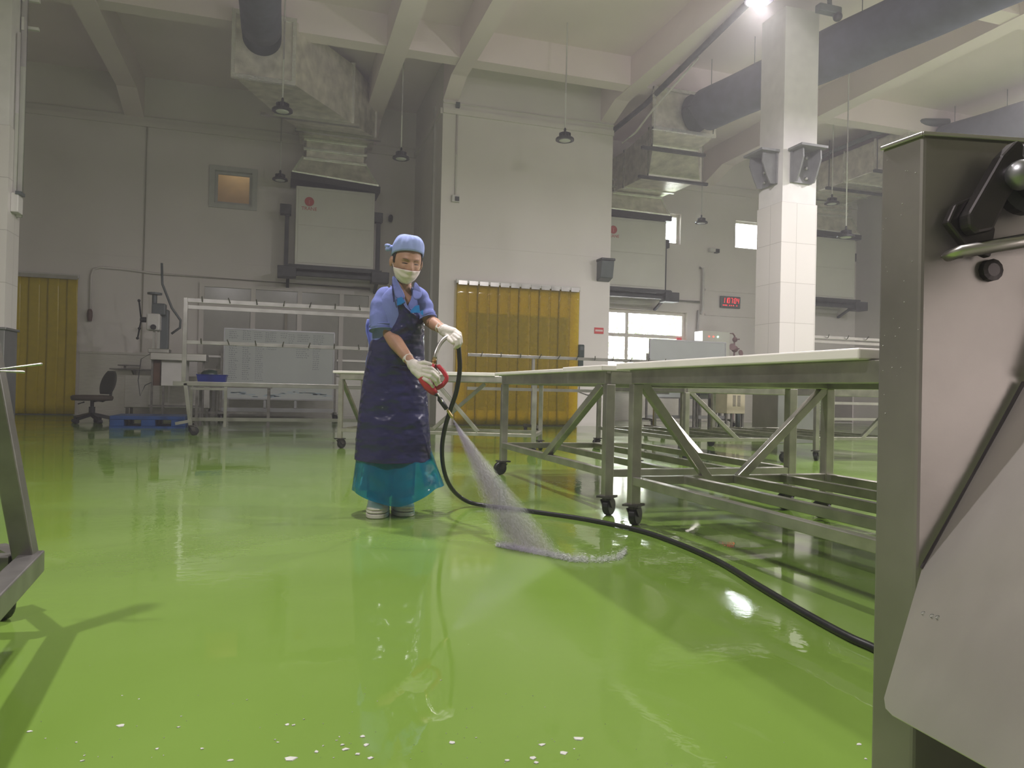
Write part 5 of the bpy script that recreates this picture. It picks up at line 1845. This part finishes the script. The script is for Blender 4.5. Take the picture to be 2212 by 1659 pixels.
glove(lerp(ELA, WRA, .97), (P(897, 792, 3.91), P(912, 801, 3.885), .034, .031, P(896, 798, 3.90), P(910, 811, 3.875), .026),
      [(P(914, 794, 3.87), P(932, 796, 3.845), P(944, 806, 3.85), P(948, 816, 3.862), .0125),
       (P(915, 801, 3.865), P(934, 805, 3.835), P(945, 815, 3.842), P(948, 825, 3.856), .0125),
       (P(912, 808, 3.865), P(930, 814, 3.835), P(940, 823, 3.842), P(943, 831, 3.856), .012),
       (P(907, 814, 3.87), P(923, 822, 3.845), P(932, 830, 3.85), P(935, 837, 3.86), .011),
       (P(900, 786, 3.90), P(916, 783, 3.875), P(930, 787, 3.87), .013)], lerp(ELA, WRA, .80))
glove(lerp(ELB, WRB, .98), (P(961, 714, 3.985), P(979, 719, 3.965), .031, .029, P(962, 720, 3.975), P(979, 727, 3.955), .024),
      [(P(982, 714, 3.96), P(993, 721, 3.945), P(995, 733, 3.94), P(992, 741, 3.945), .0125),
       (P(983, 719, 3.945), P(994, 727, 3.925), P(996, 739, 3.92), P(992, 747, 3.93), .0125),
       (P(981, 724, 3.935), P(991, 732, 3.91), P(992, 743, 3.908), P(988, 750, 3.92), .012),
       (P(977, 728, 3.935), P(985, 737, 3.905), P(986, 746, 3.905), P(982, 752, 3.915), .011),
       (P(964, 722, 3.96), P(970, 733, 3.93), P(978, 740, 3.915), .013)], lerp(ELB, WRB, .78))

# ------------------------------------------------------------------ spray gun, hose, water
t = thing('spray_gun', 'red water gun with brass nozzle held in her gloved hand', 'spray gun', P(925, 820, 3.87))
D = 3.878
ax = (P(977, 905, 3.87) - P(915, 812, D)).normalized()
bx, by = basis(ax, FV)
rs = []
for (u, v, a, b_) in ((905, 804, .010, .010), (909, 810, .026, .024), (917, 821, .030, .028), (926, 834, .030, .028), (936, 845, .026, .023), (941, 851, .014, .014)):
    c = P(u, v, D)
    rs.append([c + bx * b_ * math.cos(q) + by * a * math.sin(q) for q in [2 * PI * j / 20 for j in range(20)]])
MB().rings(rs).build('gun_body', M_GUN, t, smooth=True)
MB().tube([P(921, 822, D), P(928, 806, D), P(934, 793, D), P(937, 786, D)], [.018, .016, .016, .013], 14).build('grip', M_GUN, t, smooth=True)
MB().tube([P(936, 787, D), P(947, 791, D), P(957, 801, D), P(965, 814, D), P(964, 822, D), P(956, 832, D), P(946, 838, D), P(938, 836, D)], [.010, .012, .012, .0115, .0115, .0115, .012, .011], 12).build('trigger_guard', M_GUN, t, smooth=True)
MB().tube([P(941, 792, D), P(947, 806, D), P(943, 820, D), P(937, 830, D)], [.006, .008, .008, .006], 10).build('trigger', M_STAIN, t, smooth=True)
MB().tube([P(937, 845, D), P(943, 853, 3.875)], [.012, .012], 12).build('lance_ferrule', M_STAIN, t)
MB().tube([P(942, 851, 3.875), P(950, 862, 3.874), P(965, 884, 3.872)], [.014, .0145, .012], 14).build('lance_sleeve', M_BLACK, t, smooth=True)
MB().tube([P(945, 850, 3.86), P(956, 868, 3.858)], [.005, .005], 8).build('lance_clip', M_STAIN, t)
MB().tube([P(964, 882, 3.872), P(968, 888, 3.871), P(969, 889, 3.871), P(976, 900, 3.87), P(978, 904, 3.87)], [.010, .010, .0075, .0085, .005], 12).build('nozzle', M_BRASS, t)
MB().tube([P(937, 787, D), P(938, 778, D), P(939, 772, D)], [.0125, .0125, .010], 8).build('inlet_fitting', M_BRASS, t)


def smooth_path(pts, n=8):
    out = []
    for i in range(len(pts) - 1):
        p0, p1, p2, p3 = pts[max(i - 1, 0)], pts[i], pts[i + 1], pts[min(i + 2, len(pts) - 1)]
        for k_ in range(n):
            s_ = k_ / n
            out.append(0.5 * ((2 * p1) + (p2 - p0) * s_ + (2 * p0 - 5 * p1 + 4 * p2 - p3) * s_ ** 2 + (3 * p1 - p0 - 3 * p2 + p3) * s_ ** 3))
    out.append(pts[-1])
    return out


hs = thing('water_hose', 'black rubber hose looping from the red gun across the green floor', 'hose', (1.3, 3.9, 0))
steel = smooth_path([P(939, 773, D), P(942, 760, 3.885), P(951, 742, 3.91), P(963, 730, 3.935), P(977, 726, 3.955)])
MB().tube(steel, .0115, 12).build('steel_sleeve', M_STAIN, hs, smooth=True)
ga = [P(976, 726, 3.955), P(985, 730, 3.955), P(989.5, 742, 3.955), P(992, 765, 3.965), P(993, 800, 3.99), P(986, 845, 4.03), P(973, 885, 4.07), P(961, 925, 4.13),
      P(955, 965, 4.19), P(957, 1005, 4.27), P(967, 1040, 4.36), P(985, 1066, 4.45), P(1012, 1084, 4.54)]
gr_ = [onz(u, v, 0.013) for u, v in ((1050, 1092), (1110, 1099), (1160, 1106), (1250, 1119), (1330, 1134), (1400, 1151), (1480, 1180), (1560, 1217), (1640, 1266), (1740, 1325), (1830, 1374), (1888, 1400))]
MB().tube(smooth_path(ga + gr_ + [onz(1950, 1431, .013), onz(2030, 1470, .013)]), .0125, 12).build('hose_run', M_RUB, hs, smooth=True)


ap_ = P(978.5, 905, 3.87)
g1, g2 = onz(1078, 1184), onz(1232, 1213)
cr = (g1 - g2).cross(ap_ - g1).normalized()
M_DROPS = see_through('flying_water_droplets', (0.90, 0.94, 0.88), (1, 1, 1), clear=0.45, rough=0.3)
rnd = random.Random(77)
m = MB()


def streak(p, d, ln, w):
    x, y = basis(d)
    d = d.normalized()
    a, e = p - d * ln / 2, p + d * ln / 2
    c = p + d * ln * .1
    m.add([a, c + x * w, c - x * w * .5 + y * w * .87, c - x * w * .5 - y * w * .87, e], [(0, 1, 2), (0, 2, 3), (0, 3, 1), (4, 2, 1), (4, 3, 2), (4, 1, 3)])


q = 0
while q < 20000:
    s_ = rnd.random() ** .62
    f_ = max(-1.0, min(1.0, rnd.gauss(0, .60) if rnd.random() < .35 else rnd.uniform(-1, 1)))
    if abs(f_) > .82 and rnd.random() < .6:
        continue
    e = (g1 + g2) / 2 + (g1 - g2) / 2 * f_
    p = lerp(ap_, e, s_) + cr * rnd.gauss(0, .003 + .024 * s_) + V((rnd.gauss(0, .003), rnd.gauss(0, .003), rnd.gauss(0, .003))) * s_
    if p.z < .006:
        continue
    streak(p, e - ap_, rnd.uniform(.005, .020), rnd.uniform(.00010, .00022))
    q += 1
rs = []
for i in range(13):
    s_ = i / 12
    a_, b_ = lerp(ap_, g1, s_), lerp(ap_, g2, s_)
    c, h = (a_ + b_) / 2, (a_ - b_) / 2
    h = h + h.normalized() * .003 if s_ > 0 else (g1 - g2).normalized() * .003
    th = .006 + .06 * s_
    ring_ = [c + h * math.cos(q) + cr * th * math.sin(q) for q in [2 * PI * j / 24 for j in range(24)]]
    for p in ring_:
        p.z = max(p.z, .004)
    rs.append(ring_)
m_sp = bpy.data.materials.new('green_tinted_mist')
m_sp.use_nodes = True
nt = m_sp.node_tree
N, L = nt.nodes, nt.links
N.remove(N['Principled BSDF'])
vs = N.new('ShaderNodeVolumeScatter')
vs.inputs['Color'].default_value = (0.84, 1.0, 0.66, 1)  # water itself is white; green here stands in for light off the floor
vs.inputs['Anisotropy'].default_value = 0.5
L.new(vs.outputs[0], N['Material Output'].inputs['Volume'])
spray = tag(MB().rings(rs).build('water_spray', m_sp, smooth=True), 'fan of green-tinted water mist spraying from the brass nozzle to the floor', 'water spray', kind='stuff')
m.build('droplets', M_DROPS, spray)
# the fan thins from the nozzle outward and toward both edges
tcn = N.new('ShaderNodeTexCoord')
o_ = spray.location
apx, mid, hv = ap_ - o_, (g1 + g2) / 2 - o_, (g1 - g2) / 2


def vm(op, a, b_=None):
    n = N.new('ShaderNodeVectorMath')
    n.operation = op
    for i, q in enumerate((a, b_)):
        if isinstance(q, Vector):
            n.inputs[i].default_value = q
        elif q is not None:
            L.new(q, n.inputs[i])
    return n


def fm(op, a, b_=0.0, c_=None):
    n = N.new('ShaderNodeMath')
    n.operation = op
    for i, q in enumerate((a, b_, c_)):
        if isinstance(q, float):
            n.inputs[i].default_value = q
        elif q is not None:
            L.new(q, n.inputs[i])
    return n.outputs[0]


rel = vm('SUBTRACT', tcn.outputs['Object'], apx)
axis = mid - apx
along = fm('MAXIMUM', fm('DIVIDE', vm('DOT_PRODUCT', rel.outputs[0], V((0, 0, 1))).outputs['Value'], float(axis.z)), 0.02)
cen = vm('SCALE', V(axis))
L.new(along, cen.inputs['Scale'])
q_ = vm('SUBTRACT', rel.outputs[0], cen.outputs[0])
lat = fm('DIVIDE', vm('DOT_PRODUCT', q_.outputs[0], hv.normalized()).outputs['Value'], fm('MULTIPLY_ADD', along, float(hv.length), .004))
edge = fm('MAXIMUM', fm('SUBTRACT', 1.0, fm('MULTIPLY', lat, lat)), 0.0)
L.new(fm('MULTIPLY', edge, fm('MINIMUM', fm('DIVIDE', 7.0, along), 120.0)), vs.inputs['Density'])
m = MB()
sp_ = [(1072, 1181, .015), (1120, 1189, .040), (1180, 1200, .055), (1230, 1211, .060), (1290, 1214, .045), (1335, 1208, .03), (1352, 1194, .012)]
for q in range(5200):
    s_ = rnd.random() ** (.8) * 5.999 if rnd.random() < .45 else rnd.random() * 3.6
    k_ = int(s_)
    u, v, w = (lerp(a, b_, s_ - k_) for a, b_ in zip(sp_[k_], sp_[k_ + 1]))
    c = onz(u, v) + V((rnd.gauss(0, .4) * w * .3, rnd.gauss(0, .4) * w, abs(rnd.gauss(0, .011)) + .002))
    streak(c, V((.35 + rnd.gauss(0, .5), -.3 + rnd.gauss(0, .5), rnd.gauss(.15, .3))), rnd.uniform(.006, .022), rnd.uniform(.0004, .0009))
tag(m.build('splash', M_DROPS), 'low white splash where the spray hits the floor', 'water splash', kind='stuff')

# ------------------------------------------------------------------ scraps on the floor
rnd = random.Random(31)
m = MB()


def scrap(c, r_, h):
    n = rnd.randint(5, 8)
    a0 = rnd.uniform(0, 6)
    ol = [c + V((math.cos(a0 + 2 * PI * j / n) * r_ * rnd.uniform(.45, 1.25), math.sin(a0 + 2 * PI * j / n) * r_ * rnd.uniform(.35, 1.1), 0)) for j in range(n)]
    m.rings([[p + ZV * .0004 for p in ol], [p + (c - p) * .1 + ZV * (h + rnd.uniform(0, .0012)) for p in ol], [p + (c - p) * .6 + ZV * h * 1.2 for p in ol]])


for u, v, w in ((262, 1567, 10), (625, 1640, 13), (975, 1605, 7), (1217, 1627, 8), (1250, 1596, 11), (783, 1592, 8), (790, 1610, 7), (1172, 1609, 8), (1150, 1638, 7), (1095, 1643, 6),
                (745, 1620, 8), (772, 1630, 7), (800, 1638, 6), (684, 1625, 6), (498, 1643, 6), (64, 1581, 5), (178, 1644, 4), (1856, 1608, 8), (1158, 1648, 5), (740, 1610, 5), (620, 1566, 5), (634, 1567, 4),
                (600, 1604, 4), (385, 1571, 4), (340, 1618, 4), (165, 1604, 3), (1870, 1640, 4), (437, 1618, 4)):
    scrap(onz(u, v), w * .92 / 860, .0009)
for q in range(85):
    u = rnd.uniform(60, 1500) if rnd.random() < .6 else rnd.gauss(900, 260)
    v = 1655 - abs(rnd.gauss(0, 110))
    if u > 1840 or v < 1250:
        continue
    scrap(onz(u, v), rnd.choice((.6, .8, 1, 1.3, 2.2)) / 900, .0006)
tag(m.build('floor_scraps', M_SCRAP), 'white scraps scattered on the wet green floor in front', 'scraps', kind='stuff')

# ------------------------------------------------------------------ thin mist hanging in the hall
hz = bpy.data.materials.new('hall_mist')
hz.use_nodes = True
hz.node_tree.nodes.remove(hz.node_tree.nodes['Principled BSDF'])
_v = hz.node_tree.nodes.new('ShaderNodeVolumeScatter')
_v.inputs['Color'].default_value = (1.0, 0.985, 0.97, 1)
_v.inputs['Density'].default_value = 0.008
_v.inputs['Anisotropy'].default_value = 0.35
hz.node_tree.links.new(_v.outputs[0], hz.node_tree.nodes['Material Output'].inputs['Volume'])
tag(MB().box((X0 - .1, Y0 - .1, -.1), (X1 + .1, YW + .27, ZC + .1)).build('haze', hz), 'thin pale mist hanging in the whole hall', 'haze', kind='stuff')
